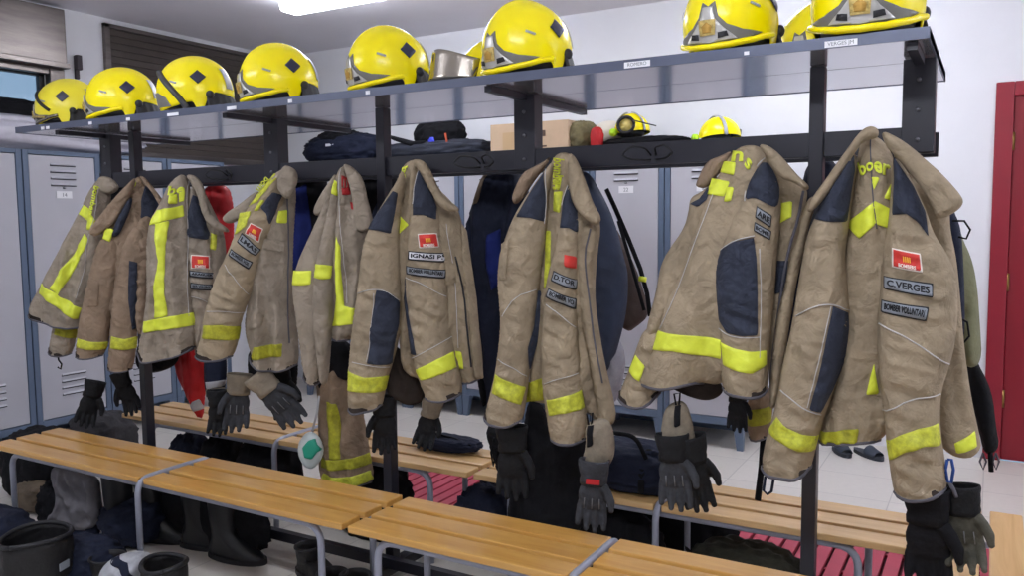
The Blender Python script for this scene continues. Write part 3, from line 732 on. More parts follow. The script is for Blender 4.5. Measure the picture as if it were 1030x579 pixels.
    def text(s, name, body, quad, m, lift=.006, parent=None, wide=True, pad=.1):
        f = bpy.data.curves.new('t', 'FONT'); f.body = body; f.size = 1; f.resolution_u = 3; f.offset = .03
        fo = bpy.data.objects.new('t', f); COL.objects.link(fo); dg = bpy.context.evaluated_depsgraph_get(); me = bpy.data.meshes.new_from_object(fo.evaluated_get(dg)); bpy.data.objects.remove(fo)
        bm = bmesh.new(); bm.from_mesh(me)
        for _ in range(1): bmesh.ops.subdivide_edges(bm, edges=[e for e in bm.edges if e.calc_length() > .25], cuts=2)
        bmesh.ops.triangulate(bm, faces=bm.faces[:]); bm.to_mesh(me); bm.free()
        C = np.array([v.co[:2] for v in me.vertices]); lo, hi = C.min(0), C.max(0); C = (C-lo)/(hi-lo)
        q = np.array(quad, float)  # tl tr br bl
        a = pad+(1-2*pad)*C[:, :1]*1.0; a = pad*.4+(1-.8*pad)*C[:, :1]; b = pad*1.6+(1-3.2*pad)*(1-C[:, 1:])
        px = (q[0]*(1-a)+q[1]*a)*(1-b)+(q[3]*(1-a)+q[2]*a)*b
        uv = s.surf(px, lift); A = s.pl.xyz(uv, s.off+s.h(uv)+lift)
        for v, p in zip(me.vertices, A): v.co = p
        me.materials.clear(); me.materials.append(m)
        o = link(name, me, parent or s.o, True)
        q_ = o.modifiers.new('s', 'SOLIDIFY'); q_.thickness = .0008; return o
class Garment:
    def __init__(s, name, label, cat, hook, Y, k, group=None, seed=1, beta=None):
        P = atY(hook[0], hook[1], Y); az = math.atan2(-P[0], P[1]); s.pl = Plane(P, az*k if beta is None else beta); s.seed = seed*13.1; s.k = 0
        s.root = thing(name, label, cat, (P[0], P[1], P[2]), 0, group)
    def pill(s, name, px, off, T, m, **k): return Pillow(s, name, px, off, T, m, **k)
    def pillh(s, hem, name, px, off, T, m, **k): return Pillow(s, name, px, off, T, m, hem=hem[0], hemr=hem[1]*.7, **k)
    def tag(s, b, px, body, m=PATCH, ink=INK, name='name_patch', pad=.12):
        """name tape with a dark border and lettering"""
        q = np.array(px, float); c = q.mean(0)
        b.dec('patch_border', [tuple(p) for p in q], INK, lift=.0045, res=.006, parent=s.root)
        def seg(a, b_, n): return [a+(b_-a)*i/n for i in range(n)]
        e = .06; u0 = q[0]+(q[1]-q[0])*e*.5; 
        top = q[1]-q[0]; L = np.linalg.norm(top); h = np.linalg.norm(q[3]-q[0]); ex = min(.2, 1.0/L); ey = min(.3, 1.2/h)
        def bil(a, b_): return (q[0]*(1-a)+q[1]*a)*(1-b_)+(q[3]*(1-a)+q[2]*a)*b_
        qq = [bil(ex, ey), bil(1-ex, ey), bil(1-ex, 1-ey), bil(ex, 1-ey)]
        p = b.dec(name, qq, m, lift=.0065, res=.006, parent=s.root)
        if body: b.text('patch_lettering', body, qq, ink, lift=.0085, parent=p, pad=pad)
        return p
    def badge(s, b, q):
        q = np.array(q, float)
        def bil(a, b_): return (q[0]*(1-a)+q[1]*a)*(1-b_)+(q[3]*(1-a)+q[2]*a)*b_
        b.dec('badge_border', q, INKW, lift=.0045, res=.006, parent=s.root)
        p = b.dec('shoulder_badge', [bil(.05, .07), bil(.95, .07), bil(.95, .93), bil(.05, .93)], REDP, lift=.0065, res=.006, parent=s.root)
        for i in range(4):
            a = .37+.07*i; b.dec('badge_stripe', [bil(a, .32), bil(a+.042, .32), bil(a+.042, .64), bil(a, .64)], mat('yellow_stripe_thread', (250, 200, 60), .6), lift=.0078, res=.004, parent=p)
        b.text('badge_lettering', 'BOMBERS', [bil(.2, .70), bil(.8, .70), bil(.8, .95), bil(.2, .95)], INKW, lift=.0085, parent=p, pad=.05)
        return p
# ================================================================ the jackets on the front of the rack
GJ = 'taupe firefighter jackets on the front of the rack'
def jacket(label, hook, seed, k=.6, Y=2.455): return Garment('firefighter_jacket', label, 'jacket', hook, Y, k, GJ, seed)
BODY = dict(fold=.040, fs=11, stretch=.2, res=.008)
ARM = dict(fold=.022, fs=13, stretch=.45, horiz=.55, res=.007)
COLR = dict(fold=.012, fs=15, stretch=.6, res=.006, R=.022)
# ---- 1 leftmost
j = jacket('leftmost jacket, greyish, a long yellow diagonal stripe running to its hem', (103, 180), 1)
c = j.pillh(([(51, 352), (55, 357), (64, 359.5), (73, 356)], .005), 'sleeve', [(58, 300), (54, 328), (50, 350), (52, 356), (64, 359), (73, 356), (77, 336), (80, 305)], .0, .05, TAUPE2, **ARM)
c.dec('cuff_band', [(55, 329), (54, 336), (76, 340), (78, 331)], YEL3)
MB().tube([tuple(p) for p in c.pl.xyz(c.pl.uv([(58, 356), (59, 362), (62, 366), (61, 371), (58, 369)], .0), np.full(5, .0))], .004, n=6).build('zip_cord', BLACKF, j.root, True, smooth=True)
b = j.pillh(([(31, 314), (34, 321), (54, 329), (78, 332), (92, 328)], .006), 'torso', [(101, 178), (93, 187), (81, 211), (67, 238), (50, 270), (38, 292), (30, 308), (31, 318), (54, 328), (78, 331), (94, 326), (103, 290), (110, 240), (113, 205), (109, 184)], .03, .07, TAUPE2, **BODY)
b.dec('shoulder_stripe', [(84, 206), (79, 215), (88, 222), (87, 231), (91, 231), (96, 222), (90, 210)], YEL)
b.dec('long_stripe', [(85, 235), (88, 240), (86, 248), (58, 297), (49, 290), (62, 269)], YEL)
b.dec('hem_stripe', [(42, 285), (39, 295), (56, 308), (74, 321), (78, 321), (82, 310), (70, 303), (57, 296)], YEL)
b.text('back_lettering', 'bombers', [(101, 188), (93, 220), (88, 217), (95, 186)], YEL, lift=.0055, pad=.02)

b.line('seam', [(102, 182), (97, 215), (88, 240), (86, 270), (76, 300)], .0015, SEAM)
j.pill('collar', [(101, 177), (97, 182), (100, 192), (108, 196), (116, 194), (121, 188), (114, 180), (107, 177)], .06, .03, TAUPE2, **COLR)
# ---- 2 brown
j = jacket('brownish jacket with broad collar flap falling left, second from left end', (139, 177), 2)
b = j.pill('torso', [(139, 176), (128, 188), (112, 206), (102, 240), (104, 290), (108, 320), (138, 334), (150, 300), (157, 250), (160, 215), (154, 195), (147, 180)], .0, .06, TAUPE3, **BODY)
b.text('back_lettering', 'ers', [(138, 183), (131, 199), (127, 196), (134, 182)], YEL, lift=.0055, pad=.02)
b.dec('right_shoulder_panel', [(149, 182), (144, 194), (141, 219), (153, 219), (161, 206), (155, 190)], NAVY)
a = j.pillh(([(77, 356), (80, 361), (92, 362.5), (104, 358)], .005), 'sleeve', [(100, 240), (92, 268), (86, 295), (80, 322), (77, 346), (77, 358), (84, 361), (94, 361), (104, 358), (109, 346), (112, 320), (118, 290), (122, 262), (124, 240), (116, 232)], .035, .05, TAUPE3, fold=.012, fs=10, stretch=.5, horiz=.3)
a.dec('cuff_band', [(78, 340), (77, 349), (90, 352), (106, 351), (109, 343), (92, 344)], YEL2)
a.dec('pocket_flap', [(89, 280), (99, 284), (98, 308), (88, 309)], TAUPE3, lift=.006)
a2 = j.pillh(([(108, 368), (113, 374), (124, 376), (135, 371)], .005), 'sleeve', [(121, 262), (116, 290), (112, 318), (111, 345), (108, 368), (113, 373), (124, 375), (134, 372), (137, 350), (139, 320), (144, 285), (150, 250), (148, 228), (136, 226), (126, 240)], .06, .05, TAUPE3, fold=.012, fs=10, stretch=.5, horiz=.35)
a2.dec('elbow_panel', [(130, 262), (138, 264), (137, 330), (133, 332), (129, 300)], NAVY)
a2.dec('cuff_band', [(112, 338), (111, 350), (125, 352), (137, 350), (138, 338), (125, 341)], YEL2)
a3 = j.pill('sleeve', [(142, 217), (136, 235), (131, 260), (134, 290), (136, 318), (139, 336), (147, 338), (150, 315), (152, 280), (157, 240), (154, 218)], .05, .045, TAUPE3, **ARM)
a2.dec('chest_stripe', [(124, 231), (122, 239), (126, 239), (131, 232)], YEL)
c = j.pill('collar', [(137, 177), (129, 184), (113, 201), (101, 216), (90, 230), (89, 235), (96, 238), (106, 233), (118, 222), (128, 205), (135, 190)], .08, .022, TAUPE3, **COLR)
c2 = j.pill('shoulder_panel', [(131, 197), (121, 212), (114, 230), (111, 238), (119, 238), (125, 226), (131, 211), (134, 200)], .085, .016, NAVY, fold=.003)
c2.dec('chest_stripe', [(106, 229), (103, 240), (110, 243), (114, 231)], YEL)
j.pill('collar', [(139, 176), (146, 178), (154, 188), (162, 198), (167, 206), (166, 214), (160, 206), (152, 192), (144, 184)], .07, .018, TAUPE3, **COLR)
# ---- 3 yellow L
j = jacket('third jacket from left, yellow band across its shoulder and stripe down to its hem', (185, 176), 3)
b0 = j.pill('front_panel', [(188, 178), (205, 190), (215, 212), (227, 235), (228, 275), (222, 330), (207, 368), (192, 352)], -.02, .05, TAUPE2, **BODY)
b0.dec('chest_stripe', [(212, 234), (218, 236), (217, 252), (211, 250)], YEL2)
a = j.pill('sleeve', [(193, 184), (188, 210), (187, 240), (189, 290), (193, 330), (198, 352), (208, 352), (214, 325), (217, 285), (215, 252), (209, 226), (203, 205), (199, 189)], .02, .05, TAUPE2, **ARM)
a.dec('shoulder_panel', [(194, 196), (188, 218), (188, 238), (209, 241), (211, 235), (206, 214), (199, 198)], NAVY)
j.badge(a, [(192, 256), (210.5, 257), (211, 270.5), (192, 270)])
j.tag(a, [(190.5, 271.5), (216, 274), (216, 280), (190.5, 278)], 'ARAGUER')
j.tag(a, [(191.5, 284), (213.5, 286), (213.5, 292), (191.5, 290.5)], 'BER VO.UNT')
a.line('seam', [(192, 298), (202, 300), (215, 306)], .0013, SEAM)
b = j.pillh(([(140, 352), (142, 361), (152, 366), (168, 364), (188, 358), (198, 349)], .006), 'torso', [(183, 174), (175, 180), (168, 190), (160, 206), (151, 224), (147, 250), (149, 290), (146, 320), (140, 345), (140, 357), (150, 365), (166, 363), (186, 358), (197, 350), (199, 330), (196, 300), (192, 260), (191, 230), (192, 200), (190, 180)], .045, .075, TAUPE2, **BODY)
b.dec('shoulder_band', [(152, 223), (158, 211), (172, 209), (184, 206), (185, 217.5), (170, 221), (151, 226.5)], YEL)
b.dec('long_stripe', [(156, 225), (170, 222), (166, 250), (165, 290), (168, 318), (155, 320), (154, 290), (159, 262)], YEL)
b.dec('hem_band', [(145, 323), (166, 319), (194, 314), (197, 326.5), (170, 331), (144, 334.5)], YEL)
b.text('back_lettering', 'be', [(170, 187), (186, 184), (186, 194), (168, 197)], YEL, lift=.0055, pad=.02)
b.dec('back_block', [(170, 196), (178, 195), (178, 205), (169, 205)], YEL); b.dec('back_block', [(180, 193), (186, 192), (185, 202), (180, 203)], YEL)

b.line('seam', [(190, 182), (189, 230), (188, 280), (190, 318)], .0015, SEAM)
j.pill('collar', [(186, 175), (197, 176), (205, 186), (208, 200), (211, 213), (219, 222), (230, 230), (231, 234), (220, 232), (209, 226), (202, 212), (199, 197), (192, 184)], .09, .016, TAUPE2, **COLR)
# ---- 4 LMAS
j = jacket('jacket with yellow shoulder lettering and a name tape ending LMAS', (285, 168), 4)
j.pill('collar', [(240, 206), (252, 196), (262, 190), (258, 208), (244, 220), (230, 226), (222, 220), (230, 212)], -.01, .02, TAUPE2, **COLR)
b = j.pillh(([(253, 355), (259, 369), (272, 375), (288, 375), (300, 368)], .006), 'torso', [(285, 168), (270, 180), (262, 200), (257, 240), (255, 280), (249, 310), (247, 331), (253, 355), (259, 368), (272, 374), (288, 374), (300, 367), (301, 350), (297, 310), (294, 285), (295, 240), (297, 212), (298, 190), (294, 172)], .0, .075, TAUPE2, **BODY)
b.dec('chest_band', [(280, 212), (278, 224), (288.5, 224.5), (289, 211)], YEL)
b.dec('pocket_flap', [(266, 240), (287, 244), (286, 254), (264, 250)], TAUPE2, lift=.008); b.dec('pocket_flap', [(256, 312), (265, 318), (263, 328), (250, 332), (248, 330)], TAUPE2, lift=.008)
b.dec('hem_band', [(255, 349), (255, 360), (283, 358.5), (284, 345)], YEL3)
b.line('zip', [(289, 200), (291, 240), (289, 290), (291, 345)], .003, HEM)

a = j.pillh(([(198, 356), (202, 362), (219, 365), (235, 360)], .006), 'sleeve', [(279, 176), (266, 190), (254, 203), (243, 220), (236, 238), (229, 256), (219, 275), (212, 295), (206, 317), (203, 339), (198, 355), (201, 361), (219, 364), (234, 360), (240, 343), (242, 325), (249, 305), (257, 285), (264, 263), (270, 243), (279, 220), (287, 200), (286, 184)], .05, .06, TAUPE, **ARM)
a.dec('shoulder_panel', [(267, 202), (274, 193), (284, 196), (277, 214), (271, 226), (268, 215), (262, 209)], NAVY)
a.dec('shoulder_stripe', [(276, 174), (278, 180), (258, 203), (250, 208), (258, 196)], YEL2); a.dec('shoulder_stripe', [(262, 201), (266, 201), (259, 212), (255, 212)], YEL2)
a.dec('chest_stripe', [(241, 214), (252, 212), (247, 228), (238, 235), (236, 236)], YEL2)
a.text('back_lettering', 'bom', [(272, 181), (262, 194), (257, 190), (267, 177)], YEL2, lift=.0065, pad=.02)
j.badge(a, [(252, 224), (264.5, 230), (260, 244), (246, 235)])
j.tag(a, [(243, 234), (262.5, 251), (257, 257.5), (238, 243)], 'LMAS')
j.tag(a, [(232.5, 250), (254.5, 263.5), (250, 271), (229.5, 256.5)], 'BOMBER VOL')
a.dec('cuff_band', [(205, 327), (203, 340), (222, 342), (240, 341), (241, 328), (222, 327)], YEL3)
a.line('seam', [(226, 266), (238, 282), (250, 296)], .0014, SEAM); a.line('seam', [(208, 313), (225, 313), (246, 314)], .0014, SEAM)

c = j.pill('collar', [(285, 166), (292, 167), (299, 172), (300, 182), (295, 194), (292, 201), (284, 198), (278, 188), (280, 176)], .10, .03, TAUPE2, **COLR)
# ---- 5 red letters
j = jacket('slim taupe jacket with red lettering at its top and a bright L-shaped yellow stripe', (344, 165), 5)
b = j.pillh(([(331, 342), (342, 343.5), (352, 344)], .006), 'torso', [(343, 166), (337, 180), (334, 210), (333, 250), (330, 300), (331, 342), (352, 343), (368, 330), (374, 300), (375, 240), (373, 215), (366, 190), (353, 168)], .0, .07, TAUPE2, **BODY)
b.dec('long_stripe', [(338, 238), (342, 248), (344, 285), (346, 308), (357, 310), (355, 326), (334, 328), (338, 300), (337, 262)], YEL)
b.text('back_lettering', 'm', [(343.5, 176), (351, 178), (351, 189), (343.5, 188)], REDL, lift=.0055, pad=.0); b.dec('back_block', [(343.5, 189), (352, 188), (352.5, 196), (344, 196)], REDL); b.dec('back_block', [(352, 203), (356, 204), (356, 211), (353, 210)], REDL)
b.line('seam', [(343, 170), (341, 220), (346, 260), (349, 305)], .0014, SEAM)
a = j.pillh(([(302, 376), (310, 384), (318, 392), (324, 384)], .005), 'sleeve', [(332, 188), (320, 219), (308, 244), (298, 267), (293, 290), (298, 320), (302, 350), (305, 378), (318, 391), (324, 382), (328, 340), (330, 300), (334, 250), (337, 215)], .015, .05, TAUPE2, fold=.011, fs=9, stretch=.4, horiz=.3)
a.dec('cuff_band', [(295, 272), (293.5, 286), (303, 287), (312, 286), (313, 272)], YEL)
a2 = j.pill('sleeve', [(338, 178), (332, 200), (325, 235), (317, 268), (314, 310), (317, 345), (320, 370), (323, 388), (330, 386), (333, 350), (335, 310), (337, 270), (341, 230), (343, 195)], .045, .045, TAUPE2, **ARM)
a2.dec('shoulder_stripe', [(336, 181), (332.5, 193), (339, 197), (341.5, 184)], YEL); a2.dec('cuff_band', [(317.5, 265), (316, 278), (325, 281), (332.5, 280), (334, 267), (325, 266)], YEL)
j.pill('collar', [(338, 172), (330, 184), (322, 196), (314, 212), (318, 218), (326, 214), (334, 202), (340, 188)], .01, .02, TAUPE2, **COLR)
j.pill('collar', [(344, 164), (353, 166), (365, 178), (369, 195), (373, 212), (376, 224), (369, 233), (357, 233), (356, 215), (353, 192), (348, 176)], .075, .02, TAUPE2, **COLR)
# ---- 6 IGNASI P.
j = jacket('jacket with white name tape reading IGNASI P and a navy elbow patch', (415, 161), 6, k=.65)
b = j.pillh(([(460, 387), (472, 387), (486, 383)], .006), 'torso', [(413, 160), (404, 168), (398, 190), (396, 230), (398, 280), (401, 335), (404, 376), (430, 383), (464, 387), (486, 382), (485, 350), (479, 310), (472, 270), (467, 240), (463, 214), (452, 200), (441, 190), (434, 172), (425, 161)], .0, .07, TAUPE, **BODY)
b.dec('chest_stripe', [(401, 216), (411, 226), (399, 237), (398, 230)], YEL)
b.dec('hem_band', [(458, 353), (464, 354), (466, 371), (460, 371)], YEL)
b.text('back_lettering', 'bers', [(410, 166), (409, 193), (402.5, 192), (404, 168)], YEL, lift=.0055, pad=.02)
b.line('zip', [(458, 258), (464, 282), (468, 306), (471, 340), (474, 369)], .0035, INK); b.line('seam', [(449, 225), (455, 260), (459, 300), (461, 350)], .0014, SEAM)
b.dec('pocket_flap', [(447, 262), (459, 266), (458, 284), (448, 288)], TAUPE, lift=.008)
b.dec('front_fly', [(464, 225), (469, 232), (479, 300), (486, 381), (478, 382), (472, 320), (466, 270)], TAUPE, lift=.010)
aL = j.pillh(([(350, 410), (353, 415), (360, 418), (378, 415), (386, 408)], .006), 'sleeve', [(405, 168), (398, 184), (390, 196), (378, 216), (370, 231), (364, 252), (360, 290), (354, 330), (351, 364), (350, 390), (350, 411), (358, 417), (378, 414), (385, 408), (389, 384), (395, 366), (402, 340), (405, 300), (404, 270), (402, 240), (403, 210), (409, 185)], .045, .062, TAUPE, **ARM)
aL.dec('shoulder_panel', [(395, 192), (378, 216), (370.5, 230), (381, 232), (393, 235), (397, 213), (400, 194)], NAVY)
aL.dec('elbow_patch', [(378.5, 292), (388, 293), (396, 297), (402, 304), (401, 326), (394, 366), (380, 367), (369, 365.5), (373, 325)], NAVY)
aL.line('seam', [(360, 295), (368, 292), (378, 290.5), (390, 293), (402, 302)], .0015, SEAM); aL.line('seam', [(354, 364), (368, 367), (392, 369)], .0015, SEAM); aL.line('seam', [(376, 295), (372, 335), (368, 364)], .0013, SEAM)
aL.dec('cuff_band', [(350, 371), (349.5, 391), (356, 394), (368, 395), (388, 392), (391, 377), (380, 379), (366, 380), (358, 377)], YEL2)

j.pill('inner_lining', [(390, 345), (404, 350), (424, 385), (430, 402), (412, 409), (398, 402), (387, 395)], -.03, .03, INNER, **COLR)
aR = j.pillh(([(428, 399), (432, 405), (450, 405), (467, 397)], .006), 'sleeve', [(423, 166), (416, 185), (413, 212), (410, 250), (407, 285), (409, 320), (414, 352), (419, 374), (424, 390), (430, 403), (450, 404), (466, 397), (464, 380), (459, 355), (454, 330), (450, 290), (448, 250), (443, 220), (437, 195), (430, 176)], .06, .062, TAUPE, **ARM)
aR.dec('shoulder_panel', [(423.5, 169), (416.5, 188), (415, 216), (426, 216), (438.5, 221), (439, 208), (432, 186)], NAVY)
aR.dec('navy_side_strip', [(407.5, 280), (406, 300), (413, 356), (418.5, 357), (412, 325)], NAVY)
aR.line('shoulder_piping', [(421, 172), (416.5, 188), (415, 205)], .0018, SEAM)
aR.line('seam', [(408, 279), (425, 285), (449, 298)], .0015, SEAM); aR.line('seam', [(414, 360), (432, 351), (455, 338)], .0015, SEAM)
j.badge(aR, [(420, 235), (439.5, 234), (442, 248.5), (421.5, 249.5)])
j.tag(aR, [(410.5, 252), (448.5, 254), (448, 263.5), (410, 261)], 'IGNASI P.', m=PATCHW)
j.tag(aR, [(408.5, 267), (448.5, 271), (448, 280), (408.5, 275.5)], 'BOMBER VOLUNTARI')
aR.dec('cuff_band', [(418, 371), (423, 382.5), (434, 380), (459, 369), (456, 353), (440, 361)], YEL)

j.pill('collar', [(413, 160), (425, 160), (433, 170), (439, 186), (447, 199), (460, 207), (463, 213), (452, 213), (442, 208), (435, 196), (428, 184), (421, 170)], .10, .02, TAUPE, **COLR)
# ---- 7 D.TORR
j = jacket('jacket with name tape reading D.TOR and a column of yellow letters down its back', (565, 152), 7, k=.65)
b = j.pill('torso', [(563, 152), (553, 163), (549, 200), (545, 240), (541, 290), (536, 340), (531, 395), (536, 406), (575, 405), (596, 418), (603, 431), (621, 426), (617, 398), (610, 372), (603, 335), (598, 295), (601, 255), (605, 225), (597, 208), (586, 180), (577, 155)], .0, .07, TAUPE, **BODY)
b.dec('long_stripe', [(549, 232), (554, 232), (553, 290), (547, 290)], YEL2)
b.text('back_lettering', 'bombers', [(568, 160), (566, 192), (555, 191), (556, 158)], YEL2, lift=.0055, pad=.02)
b.dec('back_block', [(559, 178), (565, 178), (563, 190), (558, 189)], YEL); b.dec('back_block', [(557, 193), (566, 192), (563, 214), (556, 212)], YEL2)
b.dec('hem_band', [(530, 385), (546, 380), (547, 402), (528, 405)], YEL3); b.line('zip', [(595, 232), (588, 255), (592, 300), (600, 345), (603, 385)], .003, INK)
aL = j.pillh(([(486, 416), (493, 428), (510, 432.5), (527, 424)], .0065), 'sleeve', [(557, 160), (547, 172), (536, 187), (518, 214), (508, 239), (502, 262), (500, 282), (504, 322), (501, 355), (496, 385), (487, 418), (493, 427), (510, 431), (526, 424), (530, 400), (534, 365), (538, 335), (542, 295), (546, 262), (550, 235), (551, 200), (557, 175)], .045, .062, TAUPE, **ARM)
aL.dec('shoulder_panel', [(547, 173), (534, 192), (519, 218), (533, 219), (548, 223), (549, 195)], NAVY); aL.line('shoulder_piping', [(549, 170), (549.5, 195), (547.5, 225)], .0018, SEAM)
aL.dec('navy_side_strip', [(541, 292), (546, 294), (540, 345), (533, 372), (531, 350), (537, 330)], NAVY)  # navy strip traced along the dark gap between the sleeves
aL.line('seam', [(505, 318), (518, 298), (540, 291)], .0015, SEAM); aL.line('seam', [(501, 361), (515, 369), (530, 378)], .0015, SEAM)
aL.dec('cuff_band', [(498, 376), (494.5, 395), (507, 401), (524, 407), (529, 389), (512, 384)], YEL2)
aL.dec('pocket_flap', [(504, 245), (512, 240), (508, 280), (501, 282)], TAUPE, lift=.008)
aR = j.pillh(([(552, 440), (560, 446.5), (578, 448.5), (591, 442)], .0065), 'sleeve', [(574, 182), (566, 200), (562, 228), (557, 255), (551, 275), (546, 305), (544, 350), (545, 388), (550, 420), (553, 441), (562, 446), (578, 447), (590, 442), (592, 425), (588, 400), (584, 370), (581, 330), (581, 290), (583, 255), (584, 225), (579, 200)], .06, .062, TAUPE, **ARM)
aR.dec('shoulder_panel', [(573, 184), (566.5, 201), (563, 229), (572, 229), (581, 234), (583, 213), (577, 195)], NAVY); aR.line('shoulder_piping', [(571, 186), (565.5, 201), (562.5, 222)], .0018, SEAM)
aR.dec('shoulder_badge', [(567.5, 256), (580, 258), (579.5, 270), (567.5, 268)], REDP, parent=j.root)
j.tag(aR, [(556.5, 272), (581, 281), (580, 291.5), (553.5, 282)], 'D.TOR')
j.tag(aR, [(551.5, 289.5), (580, 300), (579, 311), (548.5, 298.5)], 'BOMBER VO')
aR.line('seam', [(549, 306), (562, 315), (579, 329)], .0015, SEAM); aR.line('seam', [(547, 386), (560, 381), (582, 375)], .0015, SEAM)
aR.dec('cuff_band', [(549.5, 402), (552, 418), (566, 416), (588, 410), (585, 392), (566, 399)], YEL2)
p = j.pill('front_fly', [(583, 225), (603, 226), (598, 255), (592, 280), (598, 310), (602, 345), (612, 390), (621, 424), (606, 430), (598, 400), (592, 360), (585, 330), (580, 290), (579, 255)], .055, .022, TAUPE, fold=.006, fs=14, stretch=.8)
p.line('zip', [(594, 230), (588, 255), (590, 280), (594, 310), (598, 345), (606, 385)], .003, HEM)
j.pill('collar', [(571, 152), (580, 158), (590, 184), (597, 205), (606, 220), (600, 228), (590, 221), (580, 212), (573, 197), (571, 175)], .10, .02, TAUPE, **COLR)
c = j.pill('collar', [(555, 156), (546, 163), (536, 168), (526, 173), (519, 186), (514, 199), (518, 207), (527, 199), (538, 181), (549, 168)], .0, .025, TAUPE3, **COLR)
# ---- 8 wide with two hem bands
j = jacket('wide jacket turned sideways with one long yellow band round its hem and grey elbow patch', (757, 145), 8, k=.6)
c = j.pillh(([(621, 396), (626, 406), (642, 412.5), (657, 409), (665, 394)], .0065), 'sleeve', [(648, 330), (640, 350), (632, 374), (622, 397), (626, 405), (642, 411), (656, 408), (665, 393), (676, 370), (680, 340), (665, 325)], .0, .055, TAUPE, **ARM)
c.dec('cuff_band', [(639, 357), (632.5, 372), (643, 384), (648.5, 368)], YEL)
s2 = j.pill('shoulder', [(722, 176), (708, 192), (694, 198), (693, 212), (688, 230), (672, 252), (664, 268), (660, 294), (652, 322), (648, 345), (680, 330), (720, 240)], .0, .05, TAUPE, **BODY)
s2.dec('shoulder_panel', [(712, 188), (703, 200), (694, 205), (702, 208), (716, 196)], NAVY)
b = j.pillh(([(641, 386), (655, 391), (668, 393), (690, 389), (708, 385)], .007), 'torso', [(742, 148), (730, 162), (722, 178), (712, 194), (702, 222), (692, 250), (682, 280), (669, 305), (662, 332), (655, 355), (647, 372), (642, 386), (668, 392), (690, 388), (706, 384), (724, 388), (745, 370), (770, 330), (780, 280), (784, 230), (776, 180), (769, 150), (757, 145)], .03, .085, TAUPE, fold=.032, fs=7, stretch=.22, res=.008)
b.dec('hem_band', [(662, 332), (653.5, 350), (675, 353), (700, 357), (725, 361), (725, 342), (700, 338)], YEL)
b.dec('shoulder_band', [(716, 179), (734, 182.5), (728, 197.5), (711, 195)], YEL); b.dec('back_block', [(728, 162), (740, 163), (738, 176), (724, 173)], YEL); b.dec('shoulder_band', [(731, 188), (738, 188), (735, 202), (728, 203)], YEL)
b.text('back_lettering', 'n', [(737, 151), (748, 152), (747, 162), (735, 162)], YEL, lift=.0055, pad=.0); b.text('back_lettering', 's', [(752, 157), (757, 163), (753, 172), (748, 166)], YEL, lift=.0055, pad=0)
b.line('seam', [(717, 195), (700, 240), (678, 300), (664, 330)], .0014, SEAM)
i_ = j.pill('inner_lining', [(668, 386), (690, 382), (710, 378), (726, 384), (728, 396), (712, 404), (690, 398)], -.02, .03, INNER, **COLR)
aR = j.pillh(([(727, 391), (733, 398), (748, 400.5), (767, 401), (773, 394)], .0065), 'sleeve', [(769, 156), (757, 174), (746, 198), (736, 222), (724, 250), (719, 275), (721, 310), (724, 350), (725, 384), (730, 395), (748, 399), (766, 400), (772, 394), (773, 360), (777, 320), (780, 280), (783, 240), (786, 212), (785, 190), (779, 168)], .075, .07, TAUPE, **ARM)
aR.dec('shoulder_panel', [(770, 160), (758, 174), (751, 190), (749.5, 201), (758, 198), (770, 204), (782, 210), (785, 192), (780, 174)], NAVY, sm=1); aR.line('shoulder_piping', [(769, 159), (756, 174), (749.5, 192), (749, 202)], .002, SEAM)
aR.dec('elbow_patch', [(720, 258), (726, 250), (738, 243), (758, 239), (761, 262), (762, 300), (762, 337), (745, 338), (731, 335), (723, 322), (721, 300)], NAVY)
aR.line('seam', [(720, 256), (728, 248), (740, 241), (759, 237)], .0018, SEAM); aR.line('seam', [(723, 330), (735, 339), (764, 339)], .0015, SEAM); aR.line('seam', [(764, 250), (766, 300), (764, 360)], .0014, SEAM)
j.tag(aR, [(761, 207), (776.5, 216.5), (775, 229), (759.5, 218.5)], 'ARE')
j.tag(aR, [(759, 223), (776, 232.5), (774.5, 241.5), (758, 232)], 'BOMB')
aR.dec('cuff_band', [(725, 344), (738, 350.5), (757, 354), (771, 352), (771, 367), (757, 375.5), (740, 373), (727, 367)], YEL)
p = j.pill('front_fly', [(766, 150), (784, 160), (800, 178), (813, 190), (811, 205), (807, 230), (799, 255), (798, 275), (792, 300), (788, 340), (785, 370), (786, 398), (774, 397), (772, 350), (775, 300), (778, 250), (782, 215)], .0, .04, TAUPE, fold=.008, fs=12, stretch=.5)
p.dec('chest_stripe', [(786, 204), (797, 202), (796, 218), (785, 224), (777, 230)], YEL); p.line('zip', [(808, 192), (803, 220), (795, 245), (788, 275), (783, 315), (777, 360), (775, 395)], .004, HEM)
p.dec('inner_pocket', [(781, 262), (793, 262), (790, 292), (779, 296)], NAVY)
j.pill('collar', [(762, 145), (771, 145), (784, 154), (802, 176), (815, 187), (812, 193), (798, 183), (786, 180), (778, 170), (770, 156)], .13, .024, TAUPE, **COLR)
c = j.pill('collar', [(738, 150), (724, 157), (710, 162), (700, 184), (700, 188), (711, 190), (722, 176), (732, 166)], .01, .022, TAUPE3, **COLR)
